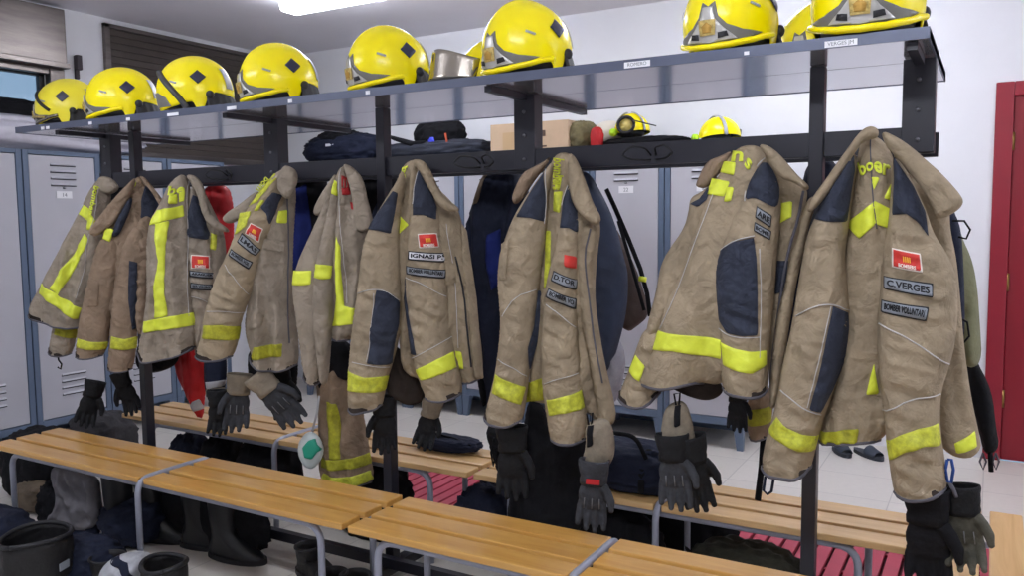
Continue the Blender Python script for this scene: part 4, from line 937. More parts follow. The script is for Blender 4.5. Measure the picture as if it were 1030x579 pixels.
# ---- 9 VERGES
j = jacket('largest jacket at right end, its name tape reading C.VERGES under a red badge', (882, 131), 9, k=.5, Y=2.45)
b3 = j.pill('front_panel', [(900, 142), (932, 168), (956, 200), (955, 228), (962, 258), (966, 300), (970, 350), (977, 400), (986, 440), (987, 452), (975, 462), (955, 458), (940, 440), (930, 380), (925, 300), (915, 230), (898, 170)], -.03, .05, TAUPE, **BODY)
b3.dec('hem_band', [(960, 446), (972, 440), (981, 433), (983, 449), (970, 455), (962, 456)], YEL)
b = j.pillh(([(822, 446), (850, 448), (888, 445)], .007), 'torso', [(868, 133), (862, 158), (858, 190), (852, 225), (847, 260), (846, 300), (843, 360), (834, 400), (826, 430), (822, 446), (850, 446), (870, 444), (888, 443), (900, 420), (915, 340), (918, 280), (912, 220), (904, 170), (890, 140)], .0, .08, TAUPE, **BODY)
b.dec('shoulder_band', [(851, 225), (866, 213), (880, 202), (880, 226), (864, 240)], YEL); b.dec('shoulder_band', [(880, 202), (898, 211), (898, 231), (880, 225)], YEL)
b.text('back_lettering', 'bo', [(861, 164), (877, 158), (879, 170), (866, 177)], YEL, lift=.006, pad=0); b.text('back_lettering', 'er', [(879, 161), (896, 166), (895, 178), (879, 172)], YEL, lift=.006, pad=0)
b.dec('back_block', [(876, 178), (885, 178), (879, 191)], YEL); b.dec('back_block', [(896, 185), (898, 202), (889, 199)], YEL)
b.line('seam', [(876, 138), (876, 165), (878, 200), (882, 230)], .0016, HEM)
b.dec('side_stripe', [(879, 366), (884, 396), (871, 397), (875, 380)], YEL); b.dec('hem_band', [(824, 432), (845, 433), (864, 431), (863, 444), (823, 446)], YEL3)
aL = j.pillh(([(764, 469), (773, 480), (792, 484.5), (809, 483), (817, 470)], .007), 'sleeve', [(859, 152), (847, 166), (835, 187), (821, 215), (811, 238), (806, 266), (799, 310), (794, 338), (786, 370), (782, 396), (777, 420), (771, 438), (765, 470), (774, 479), (792, 483), (808, 482), (816, 470), (821, 450), (826, 430), (833, 408), (842, 385), (851, 352), (855, 315), (852, 285), (850, 255), (854, 228), (858, 195), (863, 160)], .06, .07, TAUPE, **ARM)
aL.dec('shoulder_panel', [(859, 156), (847, 166), (835, 185), (819, 220), (834, 223), (852, 223), (856, 195), (860, 170)], NAVY)
aL.dec('elbow_patch', [(838, 308), (845, 311), (853, 314), (854, 330), (850, 362), (838, 392), (826, 415), (814, 412), (823, 380), (831, 342)], NAVY)
aL.line('seam', [(800, 318), (818, 308), (838, 305), (854, 312)], .0018, SEAM); aL.line('seam', [(785, 392), (800, 405), (826, 417)], .0018, SEAM); aL.line('seam', [(836, 308), (828, 345), (812, 410)], .0014, SEAM)
aL.dec('cuff_band', [(781, 419), (773, 431), (785, 445), (802, 454), (820, 452), (824, 437), (806, 437), (792, 431)], YEL2)
MB().tube([tuple(q) for q in aL.pl.xyz(aL.pl.uv([(770, 479), (768, 493), (772, 497), (776, 494), (778, 482)], .06), np.full(5, .06))], .004, n=6).build('cuff_loop', NAVYC, j.root, True, smooth=True)
aR = j.pillh(([(898, 494), (902, 503), (915, 506), (935, 504), (955, 492)], .007), 'sleeve', [(898, 154), (896, 190), (894, 220), (889, 250), (886, 280), (882, 320), (883, 360), (888, 405), (891, 440), (896, 478), (900, 499), (915, 504), (935, 502), (954, 492), (951, 465), (947, 440), (945, 415), (947, 392), (955, 368), (961, 345), (964, 310), (962, 275), (951, 252), (939, 235), (931, 210), (919, 185), (907, 163)], .085, .075, TAUPE, **ARM)
aR.dec('shoulder_panel', [(898.5, 157), (899, 180), (897, 216), (912, 215), (924, 224), (934, 238), (931, 213), (919, 187)], NAVY)
j.badge(aR, [(897, 249), (926, 255), (928, 274), (897, 268.5)])
j.tag(aR, [(888.5, 277), (938.5, 285), (938.5, 299.5), (888.5, 290)], 'C.VERGES')
j.tag(aR, [(886.5, 301), (934.5, 309), (931.5, 323.5), (885.5, 313.5)], 'BOMBER VOLUNTARI')
aR.line('seam', [(884, 325), (915, 340), (955, 366)], .0018, SEAM); aR.line('seam', [(888, 412), (915, 401), (946, 396)], .0018, SEAM)
aR.dec('cuff_band', [(891, 442), (905, 438), (925, 431), (944.5, 425), (947, 447), (930, 449), (910, 455), (894, 462)], YEL2)
cl = j.pill('collar', [(884, 129), (874, 126), (864, 133), (852, 150), (843, 162), (830, 181), (820, 194), (813, 206), (812, 214), (820, 211), (832, 196), (843, 180), (853, 165), (861, 152), (870, 141), (884, 139)], .10, .022, TAUPE, **COLR)
p = j.pill('front_fly', [(820, 196), (812, 200), (806, 218), (802, 240), (795, 255), (790, 285), (782, 315), (778, 345), (775, 380), (773, 412), (781, 410), (787, 375), (792, 340), (797, 310), (802, 280), (808, 255), (814, 225), (820, 210)], .02, .022, TAUPE, fold=.006, fs=14, stretch=.7)
cr = j.pill('collar', [(886, 130), (905, 139), (920, 150), (932, 161), (948, 175), (966, 195), (970, 204), (962, 213), (948, 220), (941, 218), (937, 205), (929, 192), (914, 173), (900, 157), (889, 144)], .12, .028, TAUPE, **COLR)
cr.dec('collar_tab', [(938, 186), (950, 196), (962, 208), (950, 214), (940, 200), (932, 190)], TAUPE, lift=.006)
# ================================================================ clothes on the back of the rack
GB = 'coats hung on the far side of the rack'
YB = 2.82
def coat(name, label, cat, hook, seed, Y=YB, group=GB): return Garment(name, label, cat, hook, Y, .25, group, seed)
DRAPE = dict(fold=.034, fs=12, stretch=.15, res=.010)
g = coat('navy_coat', 'two-tone dark navy coat hanging between the IGNASI and TOR jackets', 'coat', (505, 175), 21)
b = g.pill('torso', [(488, 172), (512, 171), (530, 176), (536, 230), (525, 300), (512, 380), (504, 425), (492, 424), (486, 380), (478, 330), (470, 290), (466, 240), (474, 210), (482, 190)], 0, .08, NAVYC, **DRAPE)
b.dec('blue_panel', [(490, 236), (503, 230), (503, 285), (494, 292), (488, 262)], BLUEC); b.dec('front_edge', [(486, 176), (490, 176), (480, 204), (476, 206)], TAUPE3)
g.pill('sleeve', [(474, 300), (480, 330), (488, 372), (490, 405), (485, 412), (480, 380), (472, 340)], .05, .02, BLACKF, **DRAPE)
g = coat('black_coat', 'black coat filling the gap between the red lettered jacket and IGNASI jacket', 'coat', (382, 172), 22)
g.pill('torso', [(366, 170), (392, 168), (402, 180), (400, 240), (396, 300), (380, 330), (366, 330), (360, 300), (366, 230)], 0, .07, BLACKF, **DRAPE)
g.pill('sleeve', [(376, 205), (388, 195), (392, 240), (380, 262), (370, 250)], .06, .03, NAVYC, **DRAPE)
g = coat('blue_coat', 'bright blue and black coat behind the LMAS jacket, showing at its right', 'coat', (308, 180), 23)
b = g.pill('torso', [(292, 174), (312, 172), (330, 180), (332, 215), (322, 260), (312, 300), (302, 325), (294, 290), (290, 240)], 0, .07, BLACKF, **DRAPE)
b.dec('blue_panel', [(296, 190), (308, 185), (313, 230), (302, 262), (296, 280), (294, 230)], BLUEC)
g = coat('red_coat', 'red coat mostly hidden behind the third jacket, its tail pointing to the bench', 'coat', (218, 187), 24)
b = g.pill('torso', [(206, 184), (229, 184), (235, 208), (234, 260), (228, 330), (214, 372), (205, 396), (204, 424), (198, 415), (186, 392), (174, 362), (178, 300), (195, 230)], 0, .06, REDC, **DRAPE)
b.dec('grey_patch', [(193, 404), (200, 401), (202, 412), (196, 413)], HREF)
g = coat('dark_coat', 'dark coat just visible behind the collar of the second jacket from left', 'coat', (120, 184), 25)
g.pill('torso', [(106, 176), (130, 176), (150, 190), (160, 230), (150, 300), (118, 300), (106, 230)], -.02, .05, BLACKF, **DRAPE)
g = coat('navy_coat', 'slate navy coat spreading out from behind the TOR jacket', 'coat', (592, 178), 26, Y=2.70)
g.pill('torso', [(578, 172), (592, 172), (604, 192), (614, 212), (621, 232), (628, 260), (632, 275), (631, 310), (623, 345), (613, 374), (600, 380), (585, 340), (580, 260)], 0, .07, mat('slate_cloth', (48, 58, 82), .8, 0, .2, 6, .4, 40), **DRAPE)
g = coat('backpack', 'brown backpack with black straps and yellow clip right of the TOR jacket', 'bag', (612, 195), 27, Y=2.95)
g.pill('pack', [(616, 222), (630, 248), (642, 275), (650, 300), (653, 318), (641, 328), (631, 335), (620, 320), (618, 270)], 0, .06, mat('dark_brown_cloth', (66, 52, 48), .8, bump=.3), fold=.02, res=.01)
MB().tube([tuple(g.pl.xyz(g.pl.uv([p], .08), np.array([.08]))[0]) for p in ((610, 190), (620, 212), (632, 240), (644, 270), (651, 295), (654, 318))], .009, flat=.5).build('strap', BLACKF, g.root, True, smooth=True)
MB().tube([tuple(g.pl.xyz(g.pl.uv([p], .09), np.array([.09]))[0]) for p in ((622, 222), (634, 262), (642, 290), (648, 312))], .007, flat=.5).build('strap', BLACKF, g.root, True, smooth=True)
MB().tube([tuple(g.pl.xyz(g.pl.uv([p], .09), np.array([.09]))[0]) for p in ((643, 280), (650, 281))], .010).build('yellow_clip', YEL, g.root, True, smooth=True)
g = coat('reflective_vest', 'crumpled silver grey vest hem showing between the TOR jacket and wide jacket', 'vest', (618, 340), 28, Y=2.75)
g.pill('torso', [(604, 330), (618, 336), (629, 350), (629, 378), (618, 408), (612, 402), (607, 372)], 0, .05, mat('silver_grey_cloth', (164, 164, 176), .5, .1, .2, 14, .4), fold=.02, fs=16, res=.008)
g = coat('navy_coat', 'navy coat between the two largest jackets, below the beam by the post', 'coat', (824, 163), 29)
g.pill('torso', [(809, 161), (838, 158), (844, 175), (838, 230), (830, 330), (815, 400), (780, 402), (778, 350), (796, 280), (804, 220)], 0, .06, NAVYC, **DRAPE)
g = coat('olive_jacket', 'olive jacket edge peeking out right of the C.VERGES jacket', 'jacket', (960, 205), 30, Y=2.85)
g.pill('torso', [(905, 165), (930, 166), (956, 198), (968, 240), (977, 258), (983, 285), (986, 330), (988, 364), (974, 374), (960, 350), (950, 290)], 0, .05, mat('olive_cloth', (128, 128, 96), .85, 0, .15, 6, .4), **DRAPE)
g = coat('harness', 'dark navy strap harness with loops beside the C.VERGES jacket collar', 'harness', (955, 205), 31, Y=2.68)
g.pill('webbing', [(912, 168), (934, 166), (950, 200), (966, 222), (969, 260), (971, 320), (969, 348), (958, 310), (948, 250)], 0, .03, NAVYC, fold=.01, res=.009)
def on(g, off, pts): return [tuple(g.pl.xyz(g.pl.uv([p], off), np.array([off]))[0]) for p in pts]
MB().tube(on(g, .04, ((958, 222), (970, 222), (976, 231), (972, 240), (964, 238))), .006, flat=.5).build('loop', BLACKF, g.root, True, smooth=True)
MB().tube(on(g, .04, ((962, 318), (973, 324), (975, 338), (968, 346), (960, 344))), .006, flat=.5).build('loop', BLACKF, g.root, True, smooth=True)
g = coat('black_trousers', 'black trousers with two wire loops hanging lowest at the right of the rack', 'trousers', (975, 350), 32, Y=2.86)
g.pill('leg', [(905, 170), (925, 170), (950, 260), (970, 330), (980, 358), (998, 392), (1002, 430), (1006, 452), (990, 459), (984, 430), (970, 395)], 0, .05, BLACKF, **DRAPE)
for dx in (0, 13): MB().tube(on(g, .02, ((989+dx, 455), (985.5+dx, 464), (989+dx, 472), (992+dx, 464), (989+dx, 456))), .003).build('wire_loop', HEM, g.root, True, smooth=True)
MB().tube(on(g, .02, ((996, 455), (997, 474))), .007).build('strap', BLACKF, g.root, True, smooth=True)
# trousers and other things below the jackets
g = coat('firefighter_trousers', 'taupe trousers with yellow stripe and bands hanging below the slim and IGNASI jackets', 'trousers', (345, 380), 33, Y=2.62, group='firefighter trousers')
b = g.pillh(([(323, 486), (350, 491), (377, 488)], .006), 'leg', [(318, 370), (322, 400), (322, 440), (323, 486), (350, 491), (377, 488), (372, 460), (367, 430), (362, 400), (356, 360), (338, 356)], 0, .07, TAUPE3, fold=.03, fs=11, stretch=.2, res=.009)
b.dec('side_stripe', [(328, 404), (338, 406), (342, 440), (342, 462), (331, 462), (330, 430)], YEL3); b.dec('leg_band', [(323, 460), (345, 462), (369, 456), (371, 467), (346, 472), (323, 470)], YEL3); b.dec('leg_band', [(325, 476), (347, 480), (373, 472), (375, 482), (348, 489), (325, 484)], YEL2)
g.pill('waistband', [(330, 340), (352, 342), (358, 362), (352, 384), (340, 380), (330, 372), (322, 400), (318, 372)], .05, .03, BLACKF, fold=.02, res=.009)
g = coat('firefighter_trousers', 'brownish trouser leg with yellow band below the wide jacket, beside the post', 'trousers', (764, 395), 34, Y=2.62, group='firefighter trousers')
b = g.pillh(([(751, 441), (763, 444), (774, 440)], .005), 'leg', [(752, 390), (751, 441), (763, 444), (774, 440), (779, 400), (772, 386)], 0, .04, TAUPE3, **dict(fold=.015, res=.008))
b.dec('leg_band', [(752, 412), (776, 408), (776, 424), (752, 428)], YEL3)
MB().tube(on(g, .0, ((768, 440), (766, 470), (762, 503))), .010, flat=.4).build('strap', BLACKF, g.root, True, smooth=True)
g = coat('black_trousers', 'black trousers hanging under the TOR jacket, a dark mass reaching the bench', 'trousers', (560, 400), 35, Y=2.60)
g.pill('leg', [(532, 395), (548, 410), (553, 432), (575, 440), (592, 440), (588, 480), (592, 520), (575, 545), (540, 540), (508, 530), (516, 480), (526, 440)], 0, .07, BLACKF, **DRAPE)
g.pill('hood', [(488, 424), (508, 432), (528, 424), (534, 450), (530, 480), (522, 500), (508, 490), (500, 470), (494, 450)], .06, .05, BLACKF, **DRAPE)
MB().tube(on(g, .12, ((497, 440), (494, 455), (496, 468), (500, 452))), .004).build('cord', BLACKF, g.root, True, smooth=True)
g = coat('striped_sleeve', 'navy sleeve with a white stripe above the black glove, under the LMAS jacket', 'sleeve', (215, 362), 36, Y=2.50)
b = g.pillh(([(207, 397), (216, 400), (226, 396)], .004), 'tube', [(206, 350), (207, 397), (216, 400), (226, 396), (228, 360), (222, 346)], 0, .035, NAVYC, fold=.01, res=.006)
b.dec('white_stripe', [(207, 384), (225, 382), (225, 388), (208, 391)], HREF); b.dec('cream_stripe', [(208, 391), (225, 389), (225, 394), (208, 397)], CUFFT)
g = coat('black_coat', 'black bulky cloth hanging just below the LMAS jacket hem', 'coat', (276, 370), 40, Y=2.62)
g.pill('torso', [(252, 340), (300, 345), (299, 392), (290, 403), (278, 411), (262, 402), (250, 380)], 0, .05, BLACKF, **DRAPE)
g = coat('black_coat', 'black cloth peeping out below the hem of the third jacket', 'coat', (158, 360), 41, Y=2.62)
g.pill('torso', [(140, 340), (178, 340), (180, 364), (168, 372), (150, 376), (138, 368)], 0, .05, BLACKF, **DRAPE)
# respirator mask
m = coat('respirator_mask', 'white and green respirator mask hanging by its strap near the grey bench tube', 'mask', (312, 452), 37, Y=2.50, group=None)
b = m.pill('face_seal', [(311, 432), (320, 437), (326, 450), (324, 462), (314, 473), (306, 468), (300, 456), (301, 442)], 0, .030, mat('translucent_silicone', (196, 204, 204), .35), fold=.004, res=.006)
b.dec('green_shell', [(310, 443), (316, 441), (318, 447), (324, 452), (318, 455), (313, 462), (306, 460), (304, 450)], mat('green_plastic', (30, 150, 124), .4), lift=.010)
MB().tube(on(m, .01, ((314, 434), (319, 415), (321, 398))), .006, flat=.3).build('strap', HREF, m.root, True, smooth=True)
# ================================================================ gloves
def glove_mesh(curl=.3):
    mb = MB(); mb.ball((0, 0, -.115), (.047, .022, .056)).ball((0, 0, -.085), (.040, .022, .04)).ball((.0, 0, -.142), (.047, .019, .026))
    for i, (x, L) in enumerate(((-.035, .058), (-.0125, .074), (.011, .080), (.034, .070))):
        pts = []
        for k in range(7):
            t = k/6; pts.append((x*(1+.22*t), -curl*.06*t*t, -.148-L*t*(1-.12*t*curl)))
        mb.tube(pts, [.0135, .0135, .013, .0125, .012, .011, .007], n=10); mb.ball(pts[-1], .009)
    pts = [(.030, -.006, -.082), (.048, -.012, -.105), (.060, -.018, -.130), (.062, -.022, -.152)]
    mb.tube(pts, [.018, .0155, .014, .009], n=10); mb.ball(pts[-1], .010)
    return mb
def make_glove(label, hm, cm, curl=.3, red=False):
    t = thing('glove', label, 'glove', (0, 0, 0), 0)
    o = glove_mesh(curl).build('hand', hm, t, smooth=True); r = o.modifiers.new('r', 'REMESH'); r.mode = 'VOXEL'; r.voxel_size = .0035; r.use_smooth_shade = True
    q = o.modifiers.new('s', 'SMOOTH'); q.iterations = 3
    V = []; F = []; n = 24; Z = [.0, -.006, -.02, -.04, -.055, -.065, -.080]; R_ = [.044, .046, .044, .041, .038, .040, .038]
    for z, r_ in zip(Z, R_):
        for k in range(n): a = 2*math.pi*k/n; w_ = 1+.04*math.sin(3*a+z*90); V.append((r_*math.cos(a)*w_, r_*.62*math.sin(a)*w_, z))
    for i in range(len(Z)-1):
        for k in range(n): F.append((i*n+k, i*n+(k+1) % n, (i+1)*n+(k+1) % n, (i+1)*n+k))
    c = link('cuff', mesh('cuff', V, F, cm), t); s_ = c.modifiers.new('s', 'SOLIDIFY'); s_.thickness = .005
    if hm is not GLV and hm is not BLACKF:
      for x in (-.024, 0, .023): MB().tube([(x, -.0215, -.12), (x*1.02, -.0215, -.135), (x*1.05, -.0165, -.155)], .0016).build('knuckle_seam', mat('grey_stitching', (112, 114, 118), .7), t, smooth=True)
    if red: MB().box(-.022, .022, -.034, -.027, -.072, -.055).build('red_label', REDC, t, bevel=.002)
    return t
def hang_glove(label, px, py, Y, hm=GLV, cm=GLV, sc_=1., tilt=0, turn=0, curl=.3, mir=False, red=False, group='work gloves hanging under the jackets'):
    t = make_glove(label, hm, cm, curl, red); P = atY(px, py, Y); az = math.atan2(-P[0], P[1])
    t.location = P; t.rotation_euler = (0, math.radians(tilt), az*.8+math.radians(turn)); t.scale = (-sc_ if mir else sc_, sc_, sc_); t['group'] = group
    return t
hang_glove('black glove with spread fingers below the brown jacket, leftmost of the hanging gloves', 97, 383, 2.47, tilt=18, sc_=1.0, turn=20)
hang_glove('black glove hanging left of the first rack post', 119, 374, 2.47, tilt=-22, sc_=.95, mir=True, turn=-20)
hang_glove('black glove with closed fingers below the striped sleeve, behind the grey pair', 218, 392, 2.40, sc_=.85, curl=.8)
hang_glove('grey glove with fingers pointing straight down under the LMAS jacket', 241, 376, 2.38, GLV2, CUFFT, sc_=1.05, tilt=6, mir=True)
hang_glove('grey glove with fingers spread to the right under the LMAS jacket', 257, 376, 2.36, GLV2, CUFFT, sc_=1.18, tilt=-38)
hang_glove('black glove hanging in the shade behind the grey pair', 278, 366, 2.52, sc_=1.1, tilt=-10)
hang_glove('dark glove under the left sleeve of the IGNASI jacket', 386, 398, 2.42, GLV, GLV, sc_=.95, mir=True)
hang_glove('black glove with tan cuff under the band sleeve of the IGNASI jacket', 436, 402, 2.50, GLV, CUFFT, sc_=.82, tilt=14, curl=.7)
hang_glove('long black glove under the left sleeve of the TOR jacket', 515, 428, 2.40, sc_=1.1)
hang_glove('large grey glove with red cuff label hanging nearest the foreground bench', 598, 462, 2.32, GLV2, GLV2, sc_=.98, red=True, tilt=3)
hang_glove('dark grey glove, left one of the pair with tan cuffs right of the navy bag', 676, 436, 2.34, GLV2, GLV, sc_=1.0, tilt=-4)
hang_glove('dark grey glove, right one of the pair, half behind the other', 694, 438, 2.37, GLV, GLV, sc_=1.02, tilt=-8, turn=30)
hang_glove('black glove with folded fingers below the wide jacket right sleeve', 742, 388, 2.45, sc_=.6)
hang_glove('big black glove hanging out of the C.VERGES sleeve at right', 932, 491, 2.365, BLACKF, BLACKF, sc_=1.15, tilt=-3)
hang_glove('olive grey glove hanging from a blue clip beside the big black glove', 966, 488, 2.40, mat('olive_grey_leather', (86, 84, 72), .8, 0, .3, 20, .5), GLV, sc_=.95, tilt=-6, curl=.9)
for lab, px0, py0, pts, Y in (('tan canvas glove cuff above the large grey glove', 600, 425, [(588, 424), (612, 418), (619, 440), (618, 462), (606, 474), (590, 476), (583, 468), (590, 448)], 2.36),
                              ('tan canvas gauntlet above the pair of dark grey gloves', 682, 405, [(676, 404), (690, 402), (697, 425), (701, 450), (684, 455), (663, 456), (665, 430), (668, 412)], 2.38)):
    g = coat('gauntlet', lab, 'glove', (px0, py0), 50+px0, Y=Y, group='tan canvas gauntlets')
    b = g.pill('cuff_body', pts, 0, .035, CUFFT, fold=.012, fs=16, res=.006)
    b.dec('dark_tab', [(pts[0][0]+3, pts[0][1]+4), (pts[0][0]+9, pts[0][1]+3), (pts[0][0]+8, pts[0][1]+24), (pts[0][0]+2, pts[0][1]+26)], BLACKF)
    MB().tube(on(g, .02, ((pts[0][0]+4, pts[0][1]+3), (pts[0][0]+2, pts[0][1]-8), (pts[0][0]+8, pts[0][1]-9), (pts[0][0]+7, pts[0][1]+3))), .003).build('hanging_loop', BLACKF, g.root, True, smooth=True)
g = coat('carabiner', 'blue metal clip hanging between the C.VERGES sleeve and olive glove', 'clip', (955, 462), 60, Y=2.36, group=None)
MB().tube(on(g, 0, ((953, 462), (951, 472), (953, 484), (957, 485), (959, 472), (957, 462), (953, 462))), .004).build('body', mat('blue_anodised_metal', (50, 80, 150), .3, .8), g.root, True, smooth=True)
MB().tube(on(g, 0, ((955, 485), (959, 492), (962, 500))), .005).build('gate_ring', HEM, g.root, True, smooth=True)
# ================================================================ soft lumps: bags and folded clothes
def lump_mesh(name, s, m, seed, fold=.02, sq=2.6, flat=True, fs=9):
    nu, nv = 64, 36; sx, sy, sz = s; V = []
    U, W = np.meshgrid(np.linspace(0, 2*np.pi, nu, endpoint=False), np.linspace(-np.pi/2, np.pi/2, nv))
    e = 2/sq
    f = lambda v: np.sign(v)*np.abs(v)**e
    x = f(np.cos(W))*f(np.cos(U)); y = f(np.cos(W))*f(np.sin(U)); z = f(np.sin(W))
    d = perlin(x*2.3+y*1.1+9, z*4+y*2, seed); n1 = (1-2.6*np.abs(d)); d2 = perlin(x*5-z*2, y*5+z*6, seed+3)
    k = 1+min(.22, fold/min(s))*(n1*.5+.4*d2)
    X, Y, Z = x*sx*k, y*sy*k, z*sz*k
    if flat: Z = np.maximum(Z, -sz*.92)+sz*.92
    V = np.stack([X, Y, Z], -1).reshape(-1, 3); F = []
    for j in range(nv-1):
        for i in range(nu): F.append((j*nu+i, j*nu+(i+1) % nu, (j+1)*nu+(i+1) % nu, (j+1)*nu+i))
    F.append(tuple(range(nu))[::-1]); F.append(tuple((nv-1)*nu+i for i in range(nu)))
    return mesh(name, V, F, m)
def lump(name, label, cat, loc, s, m, seed, rz=0, group=None, **k):
    t = thing(name, label, cat, loc, math.radians(rz), group); link('body', lump_mesh('body', s, m, seed, **k), t); return t
BH = .422
P = atZ(634, 490, BH)
t = lump('duffel_bag', 'dark navy duffel bag with pale writing, on the rear bench behind the grey gloves', 'bag', (-1.14, 2.84, BH), (.23, .12, .085), NAVYC, 61, 0, fold=.018)
for x in (-.08, .09): MB().tube([(x, -.125, .02), (x, -.118, .10), (x, -.06, .158), (x, .05, .158)], .012, flat=.25).build('strap', BLACKF, t, smooth=True)
MB().tube(bend([(-.10, -.10, .14), (-.06, -.10, .22), (.06, -.10, .22), (.10, -.10, .14)], .04), .008).build('carry_handle', BLACKF, t, smooth=True)
t = lump('folded_jacket', 'small navy folded cloth at the back edge of the pale bench near its joint', 'cloth', (-2.02, 2.93, BH), (.15, .07, .03), NAVYC, 62, 0, fold=.012)
MB().tube(bend([(-.13, 0, .05), (-.08, -.03, .07), (.04, -.02, .06), (.14, -.03, .04)], .03), .008, flat=.5).build('strap', BLACKF, t, smooth=True)
under = [('black_bag', 'black shapeless bag on the floor below the black trousers at centre', 'bag', (-1.28, 2.85, 0), (.25, .10, .175), BLACKF, 63),
 ('kit_bag', 'olive and black kit bag with buckle on the floor under the right rear bench', 'bag', (-.71, 2.86, 0), (.20, .10, .14), mat('dark_olive_cloth', (62, 62, 50), .85, 0, .45, 9, .4), 64),
 ('kit_bag', 'dark blue-grey kit bag right of the post, under the right rear bench', 'bag', (-.16, 2.82, 0), (.12, .08, .12), mat('dark_slate_cloth', (44, 50, 60), .85, 0, .3, 8, .4), 65),
 ('black_bag', 'black bag under the middle of the pale rear bench', 'bag', (-2.39, 2.85, 0), (.20, .10, .175), BLACKF, 66),
 ('navy_bag', 'navy crumpled bag under the pale bench right of the respirator mask', 'bag', (-1.78, 2.85, 0), (.13, .10, .16), NAVYC, 67),
 ('storage_crate', 'dark soft box under the pale bench behind the grey tube legs', 'bag', (-3.03, 2.85, 0), (.17, .10, .185), BLACKF, 68),
 ('black_bag', 'dark bag under the pale bench below the red coat', 'bag', (-3.355, 2.85, 0), (.10, .10, .175), BLACKF, 69),
 ('crumpled_jeans', 'dark blue cloth heap under the pale bench near the left post', 'cloth', (-3.61, 2.85, 0), (.085, .10, .16), NAVYC, 70),
 ('navy_bag', 'navy bag under the joint between the two pale rear benches', 'bag', (-1.78, 3.18, 0), (.20, .12, .18), NAVYC, 78),
 ('black_bag', 'black bag on the red mat behind the hanging grey glove with red label', 'bag', (-1.12, 3.16, 0), (.28, .11, .18), BLACKF, 79),
 ('black_bag', 'long black bag lying behind the front left bench below the black gloves', 'bag', (-2.98, 2.395, 0), (.40, .045, .19), BLACKF, 71),
 ('grey_bag', 'grey and black bag on the floor by the left lockers', 'bag', (-4.5, 2.95, 0), (.20, .14, .16), mat('charcoal_cloth', (64, 62, 66), .85, 0, .4, 9, .4), 72),
 ('clothes_heap', 'dark crumpled clothes behind the left end of the front bench', 'cloth', (-4.25, 2.45, 0), (.22, .16, .18), BLACKF, 73),
 ('clothes_heap', 'black clothes and bag heap under the left end of the front bench', 'cloth', (-3.65, 2.19, 0), (.10, .10, .13), BLACKF, 74),
 ('clothes_heap', 'dark clothing heap at the left edge of the photo in front of the bench', 'cloth', (-3.68, 1.86, 0), (.20, .15, .10), NAVYC, 75),
 ('tan_cloth', 'tan crumpled cloth on the floor near the left bench leg', 'cloth', (-4.08, 2.32, 0), (.13, .09, .07), mat('tan_cloth', (112, 98, 82), .85, 0, .2, 9, .4), 76),
 ('navy_heap', 'navy cloth heap between the grey gaiter bag and tall boots', 'cloth', (-3.28, 2.28, 0), (.13, .12, .10), NAVYC, 77)]
for nm, lb, ct, lc, sz, m_, sd in under: lump(nm, lb, ct, lc, sz, m_, sd, rz=(sd*37) % 5-2, fold=.03, group='bags and clothes on the floor')
t = bpy.data.objects['kit_bag']; MB().tube(bend([(-.15, -.07, .18), (-.20, -.10, .27), (-.13, -.115, .22), (-.17, -.115, .08)], .04), .010, flat=.4).build('strap', BLACKF, t, smooth=True); MB().box(-.17, -.12, -.135, -.12, .12, .16).build('buckle', YEL3, t, bevel=.004)
g = coat('gaiter', 'grey fabric trouser leg with navy foot standing under the front left bench', 'trousers', (76, 470), 80, Y=2.16, group=None)
b = g.pill('leg', [(56, 462), (98, 478), (100, 500), (102, 516), (96, 530), (84, 534), (70, 529), (60, 524), (46, 526), (54, 512), (60, 500), (55, 480)], 0, .08, mat('pale_grey_cloth', (116, 114, 120), .8, 0, .15, 6, .4), fold=.045, fs=13, res=.008, R=.035, stretch=.5)
g.pill('foot', [(70, 526), (96, 528), (100, 540), (88, 548), (72, 544), (64, 536)], -.01, .06, NAVYC, fold=.015, res=.009)
# ================================================================ boots
def boot_mesh(h=.36, r0=.068, m=None, kind='rubber'):
    C = [(0, h, r0, r0), (0, h*.8, r0*.96, r0*.96), (0, h*.55, r0*.9, r0*.88), (.002, h*.36, r0*.80, r0*.74), (.012, .10, r0*.95, r0*.66)]
    n = 28; V = []; F = []
    if r0 > .08: C = [(0, h, r0, r0*.9), (0, h*.8, r0*1.05, r0*.98), (.0, h*.6, r0*.98, r0*.92), (.0, h*.45, r0*1.10, r0*1.0), (.01, .08, r0*1.12, r0*.95)]
    wr = .012 if r0 > .08 else .006
    for cx_, z, a, b_ in C:
        for k in range(n): q = 2*math.pi*k/n; V.append((cx_+a*math.cos(q), b_*math.sin(q), z+(wr*math.sin(5*q+z*40) if z < h*.9 else (wr-.006)*math.sin(2*q))))
    # foot rings: lean forward until they lie over the toe
    for t, cx_, L, wd, z in ((0, .045, .115, .050, .07), (1, .062, .140, .050, .045), (2, .066, .147, .051, .02), (3, .066, .147, .051, .0)):
        for k in range(n):
            q = 2*math.pi*k/n; c, s_ = math.cos(q), math.sin(q); toe = max(0, c)
            V.append((cx_+L*c*(1 if c > 0 else .98), wd*s_*(1+.12*toe)*(.85 if c < 0 else 1), z*(1-.25*toe)))
    R_ = len(V)//n
    for i in range(R_-1):
        for k in range(n): F.append((i*n+k, (i+1)*n+k, (i+1)*n+(k+1) % n, i*n+(k+1) % n))
    F.append(tuple((R_-1)*n+k for k in range(n)))
    return mesh('boot_shell', V, F, m)
RUB = mat('black_rubber', (30, 31, 35), .42, 0, .1, 8, .1, 20)
LEA = mat('worn_black_leather', (28, 27, 30), .6, 0, .3, 14, .4, 40)
